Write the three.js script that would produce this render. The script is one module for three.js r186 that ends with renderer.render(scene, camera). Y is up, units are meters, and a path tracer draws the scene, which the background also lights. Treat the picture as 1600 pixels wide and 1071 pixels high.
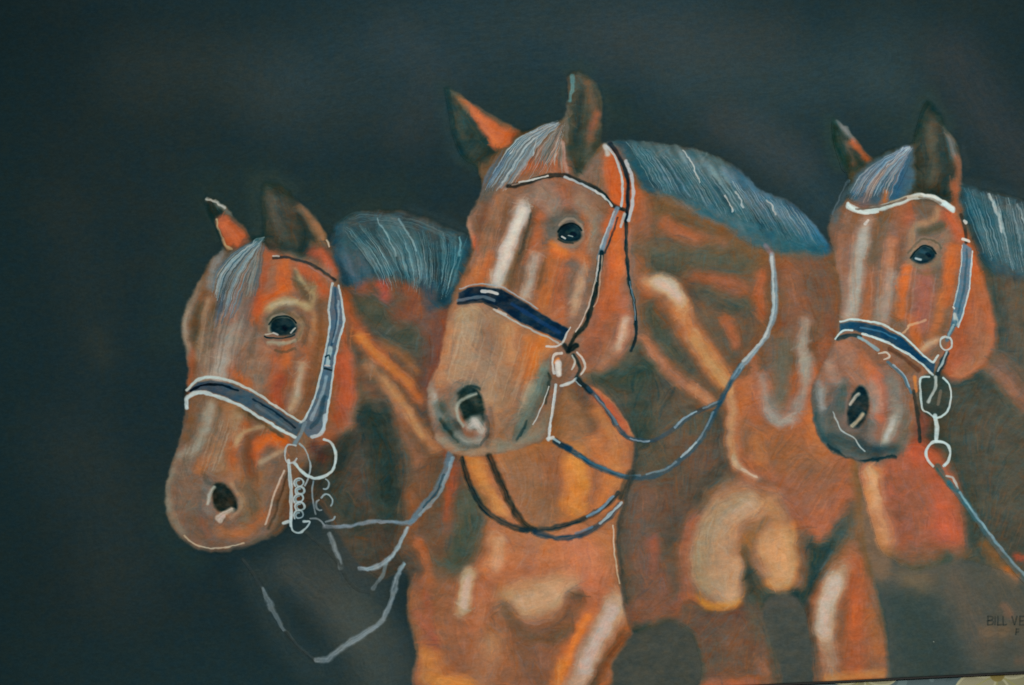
import * as THREE from 'three';
import { RectAreaLightUniformsLib } from 'three/addons/lights/RectAreaLightUniformsLib.js';
import { mergeGeometries } from 'three/addons/utils/BufferGeometryUtils.js';

// ------------------------------------------------------------------ camera, light, exposure
// A stretched canvas lies on a printed cloth and is photographed from straight above, the camera turned by 2.8 degrees.
// All picture positions below are in "units" of M metres, in the axes of the photographer's frame; turn() takes them to the axes of the canvas.
const M = 0.9 / 1600, ROLL = 2.8 * Math.PI / 180, CR = Math.cos(ROLL), SR = Math.sin(ROLL);
const turn = (x, y) => [1400 + (x - 1400) * CR - (y - 1061) * SR, 1061 + (x - 1400) * SR + (y - 1061) * CR];
const X0 = -70, Y0 = -135, X1 = 1738, Y1 = 1061;                  // edges of the canvas, in units
const toM = (px, py) => [(px - 826.4) * M, (py - 506.8) * M];     // canvas units to metres (x, z)
const TOP = 0.0185;                                               // height of the canvas face
const scene = new THREE.Scene();
scene.background = new THREE.Color(0, 0, 0);
const camera = new THREE.PerspectiveCamera(30, 1024 / 685, 0.05, 20);
const DIST = (1071 * M / 2) / Math.tan(15 * Math.PI / 180);
camera.position.set(0, TOP + DIST, 0);
camera.up.set(SR, 0, -CR);
camera.lookAt(0, 0, 0);
const renderer = new THREE.WebGLRenderer({ antialias: true });
renderer.toneMapping = THREE.LinearToneMapping;
renderer.toneMappingExposure = 0.94;
renderer.shadowMap.enabled = true;
RectAreaLightUniformsLib.init();
const softFill = new THREE.RectAreaLight(0xfffaf2, 5.5, 1.5, 1.1);   // unseen soft fill light, added above the top right of the canvas
softFill.position.set(0.95, 2.35, -0.85);
softFill.lookAt(0.05, 0, 0);
softFill.castShadow = true;
scene.add(softFill);
const vignetteSpot = new THREE.SpotLight(0xfffaf2, 20, 0, 0.27, 0.55, 2);   // added, unseen main light; its fading cone stands in for lens vignetting
vignetteSpot.position.set(0.75, 2.5, -0.6);
vignetteSpot.target.position.set(0.04, 0, 0.02);
vignetteSpot.castShadow = true;
vignetteSpot.shadow.radius = 5;
scene.add(vignetteSpot, vignetteSpot.target);

// ------------------------------------------------------------------ helpers
let seed = 7;
const rnd = () => { seed = (seed + 0x6d2b79f5) | 0; let t = Math.imul(seed ^ (seed >>> 15), 1 | seed); t = (t + Math.imul(t ^ (t >>> 7), 61 | t)) ^ t; return ((t ^ (t >>> 14)) >>> 0) / 4294967296; };
const hash = (x, y) => { let h = Math.imul(x, 374761393) + Math.imul(y, 668265263) | 0; h = Math.imul(h ^ (h >>> 13), 1274126177); return ((h ^ (h >>> 16)) >>> 0) / 4294967296; };
function noise(x, y) {
  const ix = Math.floor(x), iy = Math.floor(y), fx = x - ix, fy = y - iy, u = fx * fx * (3 - 2 * fx), v = fy * fy * (3 - 2 * fy);
  const a = hash(ix, iy), b = hash(ix + 1, iy), c = hash(ix, iy + 1), d = hash(ix + 1, iy + 1);
  return a + (b - a) * u + (c - a) * v + (a - b - c + d) * u * v;
}
const fbm = (x, y) => noise(x, y) * 0.5 + noise(x * 2.03 + 17, y * 2.03 + 5) * 0.3 + noise(x * 4.1 + 3, y * 4.1 + 29) * 0.2;
const sm = (a, b, x) => { const t = Math.min(1, Math.max(0, (x - a) / (b - a))); return t * t * (3 - 2 * t); };
let veil = 0;                                                    // darks of the animals are lifted green-grey: surface gloss put into the colour; the thin washes of the background are mixed as they are
const VEIL = [27, 36, 37], WASH = [3, 9, 7];
const rgb = (c) => { const n = parseInt(c.slice(1), 16); return [n >> 16, (n >> 8) & 255, n & 255].map((v, q) => (veil === 2 ? v : veil ? v + VEIL[q] * (1 - v / 255) ** 3 : v + WASH[q])); };
const pairs = (a) => { const r = []; for (let i = 0; i < a.length; i += 2) r.push(turn(a[i], a[i + 1])); return r; };
function curve(P, closed, step) {                                 // Catmull-Rom through P: [x, y, parameter 0..1]
  const out = [], n = P.length, segs = closed ? n : n - 1;
  for (let i = 0; i < segs; i++) {
    const at = (k) => P[closed ? (k + n) % n : Math.min(n - 1, Math.max(0, k))];
    const a = at(i - 1), b = at(i), c = at(i + 1), d = at(i + 2), m = Math.max(1, Math.ceil(Math.hypot(c[0] - b[0], c[1] - b[1]) / step));
    for (let j = 0; j < m; j++) {
      const t = j / m, t2 = t * t, t3 = t2 * t;
      out.push([0, 1].map((q) => 0.5 * (2 * b[q] + (c[q] - a[q]) * t + (2 * a[q] - 5 * b[q] + 4 * c[q] - d[q]) * t2 + (3 * b[q] - a[q] - 3 * c[q] + d[q]) * t3)).concat((i + t) / segs));
    }
  }
  if (!closed) out.push([P[n - 1][0], P[n - 1][1], 1]);
  return out;
}

// ------------------------------------------------------------------ the paint: pigment laid down stroke by stroke on a raster of the canvas
const W = 2048, K = W / (X1 - X0), H = Math.round((Y1 - Y0) * K);
const ink = new Float32Array(W * H * 3), relief = new Float32Array(W * H), cover = new Float32Array(W * H), arc = new Float32Array(W * H), side = new Float32Array(W * H);
const wx = new Float32Array(W * H), wy = new Float32Array(W * H);
for (let j = 0, i = 0; j < H; j++) for (let q = 0; q < W; q++, i++) {   // the hand's unsteadiness
  wx[i] = (noise(q / 11, j / 11) - 0.5) * 4 + (noise(q / 4.3 + 50, j / 4.3) - 0.5) * 1.8;
  wy[i] = (noise(q / 11 + 90, j / 11 + 40) - 0.5) * 4 + (noise(q / 4.3, j / 4.3 + 70) - 0.5) * 1.8;
}
let clip = null;
const lerpList = (L, t) => { if (L.length === 1) return L[0]; const f = Math.min(L.length - 1.0001, Math.max(0, t) * (L.length - 1)), i = Math.floor(f), u = f - i; return Array.isArray(L[0]) ? [0, 1, 2].map((c) => L[i][c] + (L[i + 1][c] - L[i][c]) * u) : L[i] + (L[i + 1] - L[i]) * u; };
let strokeNo = 0, next = null;
const pieces = [], as = (horse, name) => { next = { horse, name }; };   // remembers which strokes are a piece of tack, a mane, an eye ...
const keep = (o) => { if (next) { pieces.push(Object.assign(next, o)); next = null; } };
// s: a stroke of the brush. col: colour or colours along it; w: full width (or widths along it); o: load of paint; f: softness of the edge 0..1; br: streaks of the bristles
function s(col, w, o, pts, { f, br = 0.3, wob = 1, bump = 0, raw = false, k = 1.2 } = {}) {
  strokeNo++; keep({ pts, w });
  const broad = f === undefined && [].concat(w)[0] >= 14;          // broad strokes are blended out at their edges
  f ??= broad ? 1 : 0.8;
  const ws = [].concat(w).map((v) => (broad ? v * 1.32 : bump ? v * k : v)), cs = [].concat(col).map(rgb), wm = Math.max(...ws), P = curve(raw ? pts : pairs(pts), false, Math.max(2, wm * 0.35));
  if (P.length === 1) P.push([P[0][0] + 0.1, P[0][1], 1]);
  let bx0 = 1e9, by0 = 1e9, bx1 = -1e9, by1 = -1e9;
  for (const p of P) { bx0 = Math.min(bx0, p[0]); bx1 = Math.max(bx1, p[0]); by0 = Math.min(by0, p[1]); by1 = Math.max(by1, p[1]); }
  const pad = wm / 2 + 5, px = (v) => Math.min(W - 1, Math.max(0, Math.floor((v - X0) * K))), py = (v) => Math.min(H - 1, Math.max(0, Math.floor((v - Y0) * K)));
  const qx0 = px(bx0 - pad), qx1 = px(bx1 + pad), qy0 = py(by0 - pad), qy1 = py(by1 + pad);
  for (let j = qy0; j <= qy1; j++) cover.fill(-1, j * W + qx0, j * W + qx1 + 1);
  let run = 0;
  for (let n = 0; n + 1 < P.length; n++) {
    const a = P[n], b = P[n + 1], dx = b[0] - a[0], dy = b[1] - a[1], L = Math.hypot(dx, dy) || 1e-6, wv = (d) => (bump ? 0.78 + 0.5 * noise(d / 9 + strokeNo * 5.1, 3.3) : 1), ha = lerpList(ws, a[2]) / 2 * wv(run), hb = lerpList(ws, b[2]) / 2 * wv(run + L), g = Math.max(ha, hb) + 4;
    const x0 = px(Math.min(a[0], b[0]) - g), x1 = px(Math.max(a[0], b[0]) + g), y0 = py(Math.min(a[1], b[1]) - g), y1 = py(Math.max(a[1], b[1]) + g);
    for (let j = y0; j <= y1; j++) for (let q = x0, i = j * W + x0; q <= x1; q++, i++) {
      const X = X0 + (q + 0.5) / K + wx[i] * wob, Y = Y0 + (j + 0.5) / K + wy[i] * wob;
      const t = Math.min(1, Math.max(0, ((X - a[0]) * dx + (Y - a[1]) * dy) / (L * L))), ex = X - a[0] - dx * t, ey = Y - a[1] - dy * t, r = Math.hypot(ex, ey) / (ha + (hb - ha) * t);
      if (r < 1 && 1 - r > cover[i]) { cover[i] = 1 - r; arc[i] = a[2] + (b[2] - a[2]) * t; side[i] = Math.sign(ex * dy - ey * dx) * r * ha + run * 0; }
    }
    run += L;
  }
  for (let j = qy0; j <= qy1; j++) for (let q = qx0, i = j * W + qx0; q <= qx1; q++, i++) {
    if (cover[i] <= 0) continue;
    let al = sm(0, f, cover[i]) * o;
    if (br) al *= 1 - br * noise(side[i] / 1.7 + strokeNo * 13.7, arc[i] * run / 22 + strokeNo * 3.1) * 1.3;
    if (bump) al *= 0.8 + 0.25 * noise(arc[i] * run / 7 + strokeNo * 2.3, side[i] / 3);
    if (al > 1) al = 1;
    if (clip) al *= clip[i];
    if (al <= 0.002) continue;
    const c = cs.length > 1 ? lerpList(cs, arc[i]) : cs[0], k = i * 3;
    ink[k] += (c[0] - ink[k]) * al; ink[k + 1] += (c[1] - ink[k + 1]) * al; ink[k + 2] += (c[2] - ink[k + 2]) * al;
    if (bump) relief[i] += (bump * Math.sqrt(cover[i]) - relief[i]) * al;
  }
}
function shape(P, feather, wob, each) {                           // coverage of a closed outline, soft by feather units
  let bx0 = 1e9, by0 = 1e9, bx1 = -1e9, by1 = -1e9;
  for (const p of P) { bx0 = Math.min(bx0, p[0]); bx1 = Math.max(bx1, p[0]); by0 = Math.min(by0, p[1]); by1 = Math.max(by1, p[1]); }
  const pad = feather + 5, px = (v) => Math.min(W - 1, Math.max(0, Math.floor((v - X0) * K))), py = (v) => Math.min(H - 1, Math.max(0, Math.floor((v - Y0) * K)));
  const qx0 = px(bx0 - pad), qx1 = px(bx1 + pad), qy0 = py(by0 - pad), qy1 = py(by1 + pad), R = feather + 3;
  for (let j = qy0; j <= qy1; j++) cover.fill(1e9, j * W + qx0, j * W + qx1 + 1);
  const n = P.length;
  for (let e = 0; e < n; e++) {                                   // distance to the outline, only near it
    const a = P[e], b = P[(e + 1) % n], dx = b[0] - a[0], dy = b[1] - a[1], LL = dx * dx + dy * dy || 1e-6;
    const x0 = px(Math.min(a[0], b[0]) - R), x1 = px(Math.max(a[0], b[0]) + R), y0 = py(Math.min(a[1], b[1]) - R), y1 = py(Math.max(a[1], b[1]) + R);
    for (let j = y0; j <= y1; j++) for (let q = x0, i = j * W + x0; q <= x1; q++, i++) {
      const X = X0 + (q + 0.5) / K + wx[i] * wob, Y = Y0 + (j + 0.5) / K + wy[i] * wob, t = Math.min(1, Math.max(0, ((X - a[0]) * dx + (Y - a[1]) * dy) / LL));
      const d = Math.hypot(X - a[0] - dx * t, Y - a[1] - dy * t);
      if (d < cover[i]) cover[i] = d;
    }
  }
  for (let j = qy0; j <= qy1; j++) for (let q = qx0, i = j * W + qx0; q <= qx1; q++, i++) {
    const X = X0 + (q + 0.5) / K + wx[i] * wob, Y = Y0 + (j + 0.5) / K + wy[i] * wob;
    let inn = false;
    for (let e = 0, p = n - 1; e < n; p = e++) { const A = P[e], B = P[p]; if ((A[1] > Y) !== (B[1] > Y) && X < (B[0] - A[0]) * (Y - A[1]) / (B[1] - A[1]) + A[0]) inn = !inn; }
    const d = Math.min(cover[i], feather) * (inn ? 1 : -1), a = sm(-feather, feather, d);
    if (a > 0.002) each(i, a);
  }
}
// area: a patch of paint with an outline
function area(col, feather, o, pts, { wob = 1, grain = 0.12, sharp = false } = {}) {
  strokeNo++; keep({ pts, sharp, outline: true });
  const c = rgb(col), P = sharp ? pairs(pts) : curve(pairs(pts), true, 6), z = strokeNo * 7.3;
  shape(P, feather, wob, (i, a) => {
    const q = i % W, j = (i - q) / W;
    let al = a * o * (1 - grain + grain * 2 * (fbm(q / 14 + z, j / 9) - 0.5) * 2);
    if (clip) al *= clip[i];
    al = Math.min(1, Math.max(0, al));
    const k = i * 3;
    ink[k] += (c[0] - ink[k]) * al; ink[k + 1] += (c[1] - ink[k + 1]) * al; ink[k + 2] += (c[2] - ink[k + 2]) * al;
  });
}
const maskOf = (pts, feather) => { const m = new Float32Array(W * H); shape(curve(pairs(pts), true, 5), feather, 0.8, (i, a) => { m[i] = a; }); return m; };
const boxBlur = (src, r) => {
  const t = new Float32Array(W * H), o = new Float32Array(W * H);
  for (let j = 0; j < H; j++) { let a = 0; for (let q = -r; q < W; q++) { if (q + r < W) a += src[j * W + q + r]; if (q - r - 1 >= 0) a -= src[j * W + q - r - 1]; if (q >= 0) t[j * W + q] = a; } }
  for (let q = 0; q < W; q++) { let a = 0; for (let j = -r; j < H; j++) { if (j + r < H) a += t[(j + r) * W + q]; if (j - r - 1 >= 0) a -= t[(j - r - 1) * W + q]; if (j >= 0) o[j * W + q] = a; } }
  return o;
};
function soften(m, r) {                                           // blends the wet strokes inside a mask with a dry brush
  const mb = boxBlur(boxBlur(m, r), r), ch = new Float32Array(W * H);
  for (let c = 0; c < 3; c++) {
    for (let i = 0; i < W * H; i++) ch[i] = ink[i * 3 + c] * m[i];
    const b = boxBlur(boxBlur(ch, r), r);
    for (let i = 0; i < W * H; i++) if (m[i] > 0.01) ink[i * 3 + c] += (b[i] / Math.max(mb[i], 1e-3) - ink[i * 3 + c]) * m[i] * 0.85;
  }
}
// brushwork: short strokes that follow the forms, each a little lighter, darker, warmer or greener than the paint it goes over
function brushwork(m, n, P, len, wide, load) {
  let x0 = 1e9, x1 = -1e9, y0 = 1e9, y1 = -1e9;
  for (const [x, y] of pairs(P)) { x0 = Math.min(x0, x); x1 = Math.max(x1, x); y0 = Math.min(y0, y); y1 = Math.max(y1, y); }
  const lum = new Float32Array(W * H);
  for (let i = 0; i < W * H; i++) lum[i] = ink[i * 3] + ink[i * 3 + 1] + ink[i * 3 + 2];
  const b = boxBlur(boxBlur(lum, 5), 5), N4 = (11 * 11) ** 2;
  const hex = (c) => '#' + c.map((v) => Math.round(Math.min(255, Math.max(0, v))).toString(16).padStart(2, '0')).join('');
  const was = veil; veil = 2;
  for (let k = 0; k < n; k++) {
    const X = x0 + rnd() * (x1 - x0), Y = y0 + rnd() * (y1 - y0), q = Math.round((X - X0) * K), j = Math.round((Y - Y0) * K), L = len * (0.5 + rnd()), tone = (rnd() - 0.5) * 26, warm = (rnd() - 0.5) * 18, w = wide * (0.6 + rnd() * 0.8);
    if (q < 8 || j < 8 || q > W - 9 || j > H - 9 || m[j * W + q] < 0.6) continue;
    const i = j * W + q, gx = (b[i + 4] - b[i - 4]) / N4, gy = (b[i + 4 * W] - b[i - 4 * W]) / N4, g = Math.hypot(gx, gy), a0 = 1.75 + (noise(X / 70, Y / 70) - 0.5) * 1.6;
    let a = g > 3 ? Math.atan2(gx, -gy) : a0;
    if (Math.cos(a - a0) < 0) a += Math.PI;
    const c = [ink[i * 3] * (1 + tone / 160) + warm, ink[i * 3 + 1] * (1 + tone / 160), ink[i * 3 + 2] * (1 + tone / 160) - warm * 0.6], dx = Math.cos(a) * L / 2, dy = Math.sin(a) * L / 2, bend = (rnd() - 0.5) * L * 0.25;
    s(hex(c), [w * 0.6, w, w * 0.5], load, [[X - dx, Y - dy], [X - dy * bend / L, Y + dx * bend / L], [X + dx, Y + dy]], { f: 0.9, br: 0.5, wob: 0.5, raw: true });
  }
  veil = was;
}
// hair: strands between two guide lines
function hair(cols, n, w, o, A, B, { jit = 5, short = 0.35 } = {}) {
  n = Math.round(n * 1.4); w *= 1.45; o *= 0.78;
  const a = pairs(A), b = pairs(B);
  for (let k = 0; k < n; k++) {
    const u = rnd(), dx = (rnd() - 0.5) * jit, dy = (rnd() - 0.5) * jit, from = rnd() * short, to = 1 - rnd() * short;
    const G = a.map((p, i) => [p[0] + (b[i][0] - p[0]) * u + dx + (rnd() - 0.5) * jit * 0.4, p[1] + (b[i][1] - p[1]) * u + dy]);
    const C = curve(G, false, 6), part = C.slice(Math.floor(from * C.length), Math.max(Math.floor(from * C.length) + 2, Math.ceil(to * C.length)));
    const thin = part.filter((_, i) => i % 3 === 0 || i === part.length - 1);
    if (thin.length < 2) continue;
    s(cols[Math.floor(rnd() * cols.length)], [w * 0.5, w * (0.7 + rnd() * 0.6), w * 0.4], o * (0.5 + rnd() * 0.5), thin, { f: 1, br: 0.35, wob: 0.6, raw: true });
  }
}

// ---- background: thin dark washes, blue-grey with warm rubbed patches
for (let j = 0, i = 0; j < H; j++) for (let q = 0; q < W; q++, i++) {
  const x = X0 + q / K, y = Y0 + j / K, n = fbm(x / 150, y / 110), m = fbm(x / 60 + 40, y / 22 + 9), k = i * 3;
  const warm = sm(0.45, 0.75, n) * 0.3 + (m - 0.5) * 0.35;
  ink[k] = 26 + warm * 12; ink[k + 1] = 45 + warm * 1; ink[k + 2] = 50 - warm * 7;
}
s('#142a31', 240, 0.4, [-60, -100, -30, 300, -40, 700, -30, 1120]);
s('#1b2d34', 240, 0.6, [60, 1060, 250, 1080, 480, 1090]);
s('#1f2f37', 180, 0.5, [-50, -60, 400, -70, 900, -90]);
s('#333332', 170, 0.5, [210, 110, 330, 100, 420, 130]);
s('#323134', 120, 0.5, [620, 60, 680, 120, 640, 200]);
s('#292d2e', 130, 0.4, [90, 330, 130, 430, 150, 560]);
s('#33332f', 50, 0.4, [150, 525, 162, 555]);
s('#2c3133', 200, 0.5, [110, 700, 160, 800, 180, 900]);
s('#2c3b46', 260, 0.5, [480, 130, 700, 60, 1050, 40]);
s('#2b3941', 180, 0.6, [1080, 130, 1250, 130, 1380, 90]);
s('#283a46', 110, 0.5, [1180, 210, 1250, 270, 1290, 320]);
s('#3b3639', 100, 0.45, [1130, 190, 1240, 250]);
s('#363537', 150, 0.5, [960, 60, 1100, 70, 1200, 60]);
s('#39353a', 130, 0.55, [1490, 90, 1560, 200, 1620, 260]);
s('#2e393e', 90, 0.5, [1370, 130, 1420, 150]);
s('#1d2a29', 120, 0.6, [330, 300, 390, 340, 400, 290]);
s('#202d2d', 100, 0.5, [300, 380, 280, 430, 260, 520]);
s('#1d2a2b', 90, 0.6, [500, 300, 560, 310, 620, 300]);
s('#1f2c2e', 100, 0.5, [740, 240, 800, 160, 850, 170]);
s('#1d2b2a', 70, 0.5, [950, 160, 980, 190]);
s('#202d2f', 70, 0.55, [1380, 190, 1410, 210]);
s('#22302f', 60, 0.5, [250, 780, 262, 840, 300, 880]);
veil = 1;
// the dark space under the first head
s('#363833', 150, 0.7, [515, 880, 548, 950, 578, 1040]);
s('#3b3c37', 90, 0.75, [450, 890, 510, 935, 560, 985]);
s('#36403c', 110, 0.7, [560, 960, 590, 1010, 610, 1080]);
s('#262f30', 80, 0.6, [620, 1010, 620, 1090]);
s('#35332f', 130, 0.9, [540, 740, 560, 800, 580, 860]);
s('#2c322c', 70, 0.7, [590, 660, 590, 740, 600, 800]);
s('#263030', 70, 0.55, [400, 900, 440, 990, 490, 1050]);
// dark ground under the chests and between the legs
area('#3b3a30', 16, 0.95, [905, 1090, 945, 1020, 990, 985, 1045, 975, 1085, 990, 1105, 1090]);
area('#3c3d35', 16, 0.95, [1180, 930, 1260, 930, 1290, 1090, 1190, 1090]);
area('#37403b', 18, 0.95, [1370, 880, 1660, 880, 1760, 1090, 1370, 1090]);

// ================================================================== first horse
const horse1 = [340, 398, 325, 412, 312, 440, 296, 468, 285, 495, 284, 525, 291, 555, 294, 590, 289, 612, 290, 640, 284, 675, 273, 712, 263, 745, 258, 775, 260, 802, 272, 827, 290, 847, 305, 858, 340, 864, 378, 858, 410, 845, 440, 832, 470, 800, 500, 790, 545, 860, 590, 905, 632, 895, 636, 960, 650, 1020, 668, 1085,
  928, 1085, 958, 1035, 987, 990, 976, 950, 969, 900, 964, 830, 980, 765, 993, 700, 985, 670, 960, 630, 900, 560, 800, 450, 745, 395, 735, 372, 703, 357, 664, 339, 620, 329, 575, 329, 540, 338, 522, 352, 517, 378, 506, 358, 489, 336, 466, 316, 442, 292, 413, 287, 409, 320, 412, 352, 409, 369, 392, 371, 385, 360, 367, 341, 353, 324, 320, 307, 325, 330, 334, 348, 340, 365, 348, 382];
const mask1 = maskOf(horse1, 4.5); clip = mask1;
area('#6b4f3e', 6, 1, horse1, { sharp: false });
// neck in shade, and the fall of the throat
area('#3d3630', 22, 0.95, [470, 700, 520, 690, 560, 650, 590, 640, 630, 700, 640, 780, 640, 900, 560, 930, 480, 830]);
s('#473f36', 60, 0.8, [500, 720, 520, 780, 560, 860]);
s('#2f332c', 60, 0.8, [590, 650, 595, 720, 605, 800]);
s('#57483a', 50, 0.8, [630, 690, 645, 760, 640, 850]);
s('#5e4a3b', 80, 0.8, [680, 700, 680, 780, 690, 850]);
s('#8a5a3d', 26, 0.75, [640, 770, 648, 800, 640, 840]);
s('#6d4e3c', 40, 0.7, [660, 720, 655, 800, 640, 860]);
s('#91543c', 18, 0.7, [712, 730, 705, 780, 700, 830]);
s('#98563c', 16, 0.6, [690, 690, 700, 720, 708, 760]);
s('#7b5640', 20, 0.7, [735, 720, 742, 770, 755, 800]);
// upper neck
area('#5a4438', 14, 0.95, [530, 430, 600, 430, 660, 450, 720, 470, 720, 600, 670, 620, 600, 540, 545, 480]);
s('#54463a', 60, 0.85, [560, 480, 600, 520, 640, 540]);
s('#4b4237', 44, 0.8, [580, 470, 610, 505, 640, 525]);
s('#7a4a3a', 40, 0.7, [640, 450, 650, 480, 620, 500]);
s('#9a5146', 26, 0.8, [598, 440, 602, 462]);
s('#96594a', 22, 0.7, [562, 440, 570, 455]);
s('#6e4a3c', 60, 0.8, [680, 490, 690, 540, 680, 600]);
s('#8a553d', 26, 0.6, [700, 500, 690, 560, 672, 610]);
s('#a05a3c', 30, 0.9, [536, 470, 552, 500, 572, 532, 600, 556]);
s('#b36c42', 26, 0.85, [560, 530, 600, 565, 630, 592, 655, 625]);
s('#a4693f', 24, 0.75, [602, 540, 630, 556, 648, 580]);
s('#a97a55', 30, 0.8, [575, 570, 610, 610, 645, 660, 680, 700]);
s('#b98658', 16, 0.6, [600, 590, 630, 630, 660, 680]);
s('#7d5540', 22, 0.7, [545, 560, 565, 590, 590, 640]);
s('#5f4a38', 22, 0.7, [560, 610, 580, 630, 610, 690]);
s('#8f6347', 24, 0.7, [620, 650, 640, 690, 655, 720]);
// chest
area('#9a6848', 16, 0.95, [760, 700, 850, 700, 985, 660, 985, 790, 968, 850, 972, 900, 985, 985, 930, 1085, 665, 1085, 645, 1010, 640, 930, 700, 880, 740, 830, 762, 800]);
s('#c07a44', 40, 0.9, [735, 715, 748, 753, 768, 795]);
s('#c88450', 22, 0.8, [748, 720, 760, 760, 790, 805]);
s('#8f6543', 80, 0.85, [810, 720, 830, 770, 850, 800]);
s('#a37045', 60, 0.7, [800, 710, 850, 690, 900, 660]);
s('#8a5f42', 40, 0.6, [860, 720, 865, 780, 855, 810]);
s('#c98146', 50, 0.85, [900, 700, 905, 750, 895, 800]);
s('#d08e4c', 26, 0.7, [900, 720, 908, 745, 915, 760]);
s('#b97a4c', 40, 0.75, [935, 640, 960, 690, 960, 750]);
s('#a8573f', 26, 0.7, [930, 612, 955, 640, 975, 670]);
s('#94704f', 50, 0.8, [880, 620, 890, 660, 905, 690]);
s('#c07848', 30, 0.75, [930, 690, 950, 740, 940, 790]);
s('#c58a5a', 10, 0.6, [928, 606, 962, 634, 988, 678]);
s('#b87850', 90, 0.95, [790, 860, 860, 860, 930, 860]);
s('#b57350', 70, 0.9, [880, 850, 920, 890, 930, 920]);
s('#9a6a4a', 50, 0.8, [800, 845, 825, 870, 830, 900]);
s('#c08a64', 34, 0.85, [772, 845, 780, 870, 765, 890]);
s('#b97b55', 40, 0.7, [760, 890, 800, 910, 830, 915]);
s('#54493a', 70, 0.9, [735, 800, 722, 850, 705, 885]);
s('#4c463a', 46, 0.8, [740, 825, 728, 860, 715, 880]);
s('#6d503c', 50, 0.7, [680, 850, 690, 900, 670, 950]);
s('#a4633f', 24, 0.8, [655, 850, 668, 880, 672, 910]);
s('#8c5a42', 30, 0.7, [655, 910, 665, 960, 672, 1010]);
s('#a45a40', 18, 0.6, [668, 930, 672, 970, 680, 1000]);
s('#8d644a', 60, 0.8, [700, 900, 710, 960, 715, 1010]);
s('#b28e6c', 30, 0.95, [734, 895, 727, 925, 720, 955]);
s('#c0a07c', 18, 0.7, [732, 905, 727, 928]);
s('#a96f4e', 50, 0.8, [755, 915, 750, 950, 745, 980]);
s('#9f7653', 60, 0.8, [770, 1000, 755, 1040, 745, 1080]);
s('#a87c58', 40, 0.6, [760, 1010, 765, 1030]);
s('#b89268', 60, 0.9, [800, 935, 840, 932, 880, 920]);
s('#c4a27a', 34, 0.75, [815, 940, 842, 935, 862, 932]);
s('#b3674b', 22, 0.7, [890, 900, 880, 925, 895, 940]);
s('#8a5f46', 50, 0.85, [790, 960, 815, 985, 850, 985]);
s('#805a44', 60, 0.8, [820, 990, 830, 1030, 815, 1080]);
s('#74533f', 34, 0.75, [900, 930, 885, 960, 860, 990]);
s('#8b5c44', 50, 0.7, [850, 1010, 845, 1050, 820, 1085]);
s('#c9784a', 28, 0.9, [925, 955, 905, 985, 890, 1020, 872, 1070]);
s('#cc8348', 26, 0.8, [880, 1040, 866, 1080]);
s('#c07c48', 50, 0.85, [672, 1030, 690, 1060, 720, 1075]);
s('#cf8a4c', 26, 0.7, [690, 1065, 730, 1070]);
s('#a0684a', 30, 0.7, [940, 900, 945, 930, 930, 950]);
s('#b39578', 42, 0.95, [962, 945, 945, 980, 922, 1020, 900, 1080]);
s('#c0a58c', 24, 0.75, [955, 960, 935, 1000, 912, 1050]);
s('#b5683f', 12, 0.7, [985, 985, 955, 1020, 930, 1060]);
// ears
as(0, 'ear'); area('#302e29', 5, 1, [320, 307, 353, 324, 367, 341, 385, 360, 395, 371, 362, 394, 346, 380, 334, 348]);
area('#a05c41', 4, 1, [337, 345, 340, 360, 347, 374, 360, 391, 373, 387, 391, 372, 383, 358, 366, 345, 352, 335]);
s('#b8684a', 14, 0.8, [352, 352, 366, 372, 372, 384]);
s('#5c4838', 12, 0.85, [350, 326, 368, 345, 386, 364]);
s('#857e72', 7, 0.7, [336, 320, 350, 326, 358, 334]);
as(0, 'ear'); area('#302f29', 9, 0.9, [413, 287, 440, 292, 466, 316, 489, 336, 500, 365, 512, 410, 480, 412, 440, 402, 420, 388, 410, 340]);
s('#45413a', 22, 0.7, [420, 300, 432, 340, 450, 380]);
s('#2b2b26', 24, 0.7, [470, 340, 474, 370, 470, 400]);
s('#433a30', 14, 0.6, [440, 310, 455, 345, 462, 385]);
s('#7e624a', 20, 0.9, [474, 325, 488, 345, 504, 372]);
s('#8c6c50', 16, 0.7, [492, 350, 505, 375]);
s('#6b5440', 14, 0.7, [486, 382, 505, 382]);
s('#a55a44', 26, 0.95, [490, 396, 508, 405, 518, 428]);
s('#bd6546', 14, 0.7, [502, 392, 512, 408]);
// mane
as(0, 'mane'); area('#2f4149', 7, 1, [520, 352, 554, 333, 590, 329, 620, 329, 664, 339, 703, 357, 736, 374, 730, 410, 705, 470, 668, 486, 655, 452, 620, 437, 575, 436, 541, 445, 528, 410]);
s('#22303a', 22, 0.7, [522, 360, 526, 400, 540, 440]);
s('#3e4a58', 26, 0.7, [530, 390, 545, 420, 560, 440]);
s('#465058', 24, 0.6, [600, 370, 625, 400, 650, 430]);
s('#263239', 26, 0.7, [690, 380, 692, 420, 690, 470]);
s('#333c48', 28, 0.8, [660, 430, 670, 460, 672, 486]);
hair(['#567a86', '#6b8e99', '#486873', '#3a525d', '#7d9299'], 46, 4.5, 0.75, [535, 362, 560, 390, 585, 420, 600, 440], [620, 335, 640, 365, 662, 400, 680, 450], { jit: 8 });
hair(['#4c7683', '#6a97a3', '#3a5660', '#5b7a83'], 30, 4.5, 0.75, [580, 336, 600, 365, 610, 395, 618, 430], [640, 338, 660, 365, 672, 410, 682, 460], { jit: 8 });
hair(['#466a76', '#5e8994', '#2c424b', '#3a545e'], 26, 4, 0.75, [660, 345, 674, 380, 685, 420, 694, 455], [728, 372, 728, 390, 722, 410, 716, 440], { jit: 6 });
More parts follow.
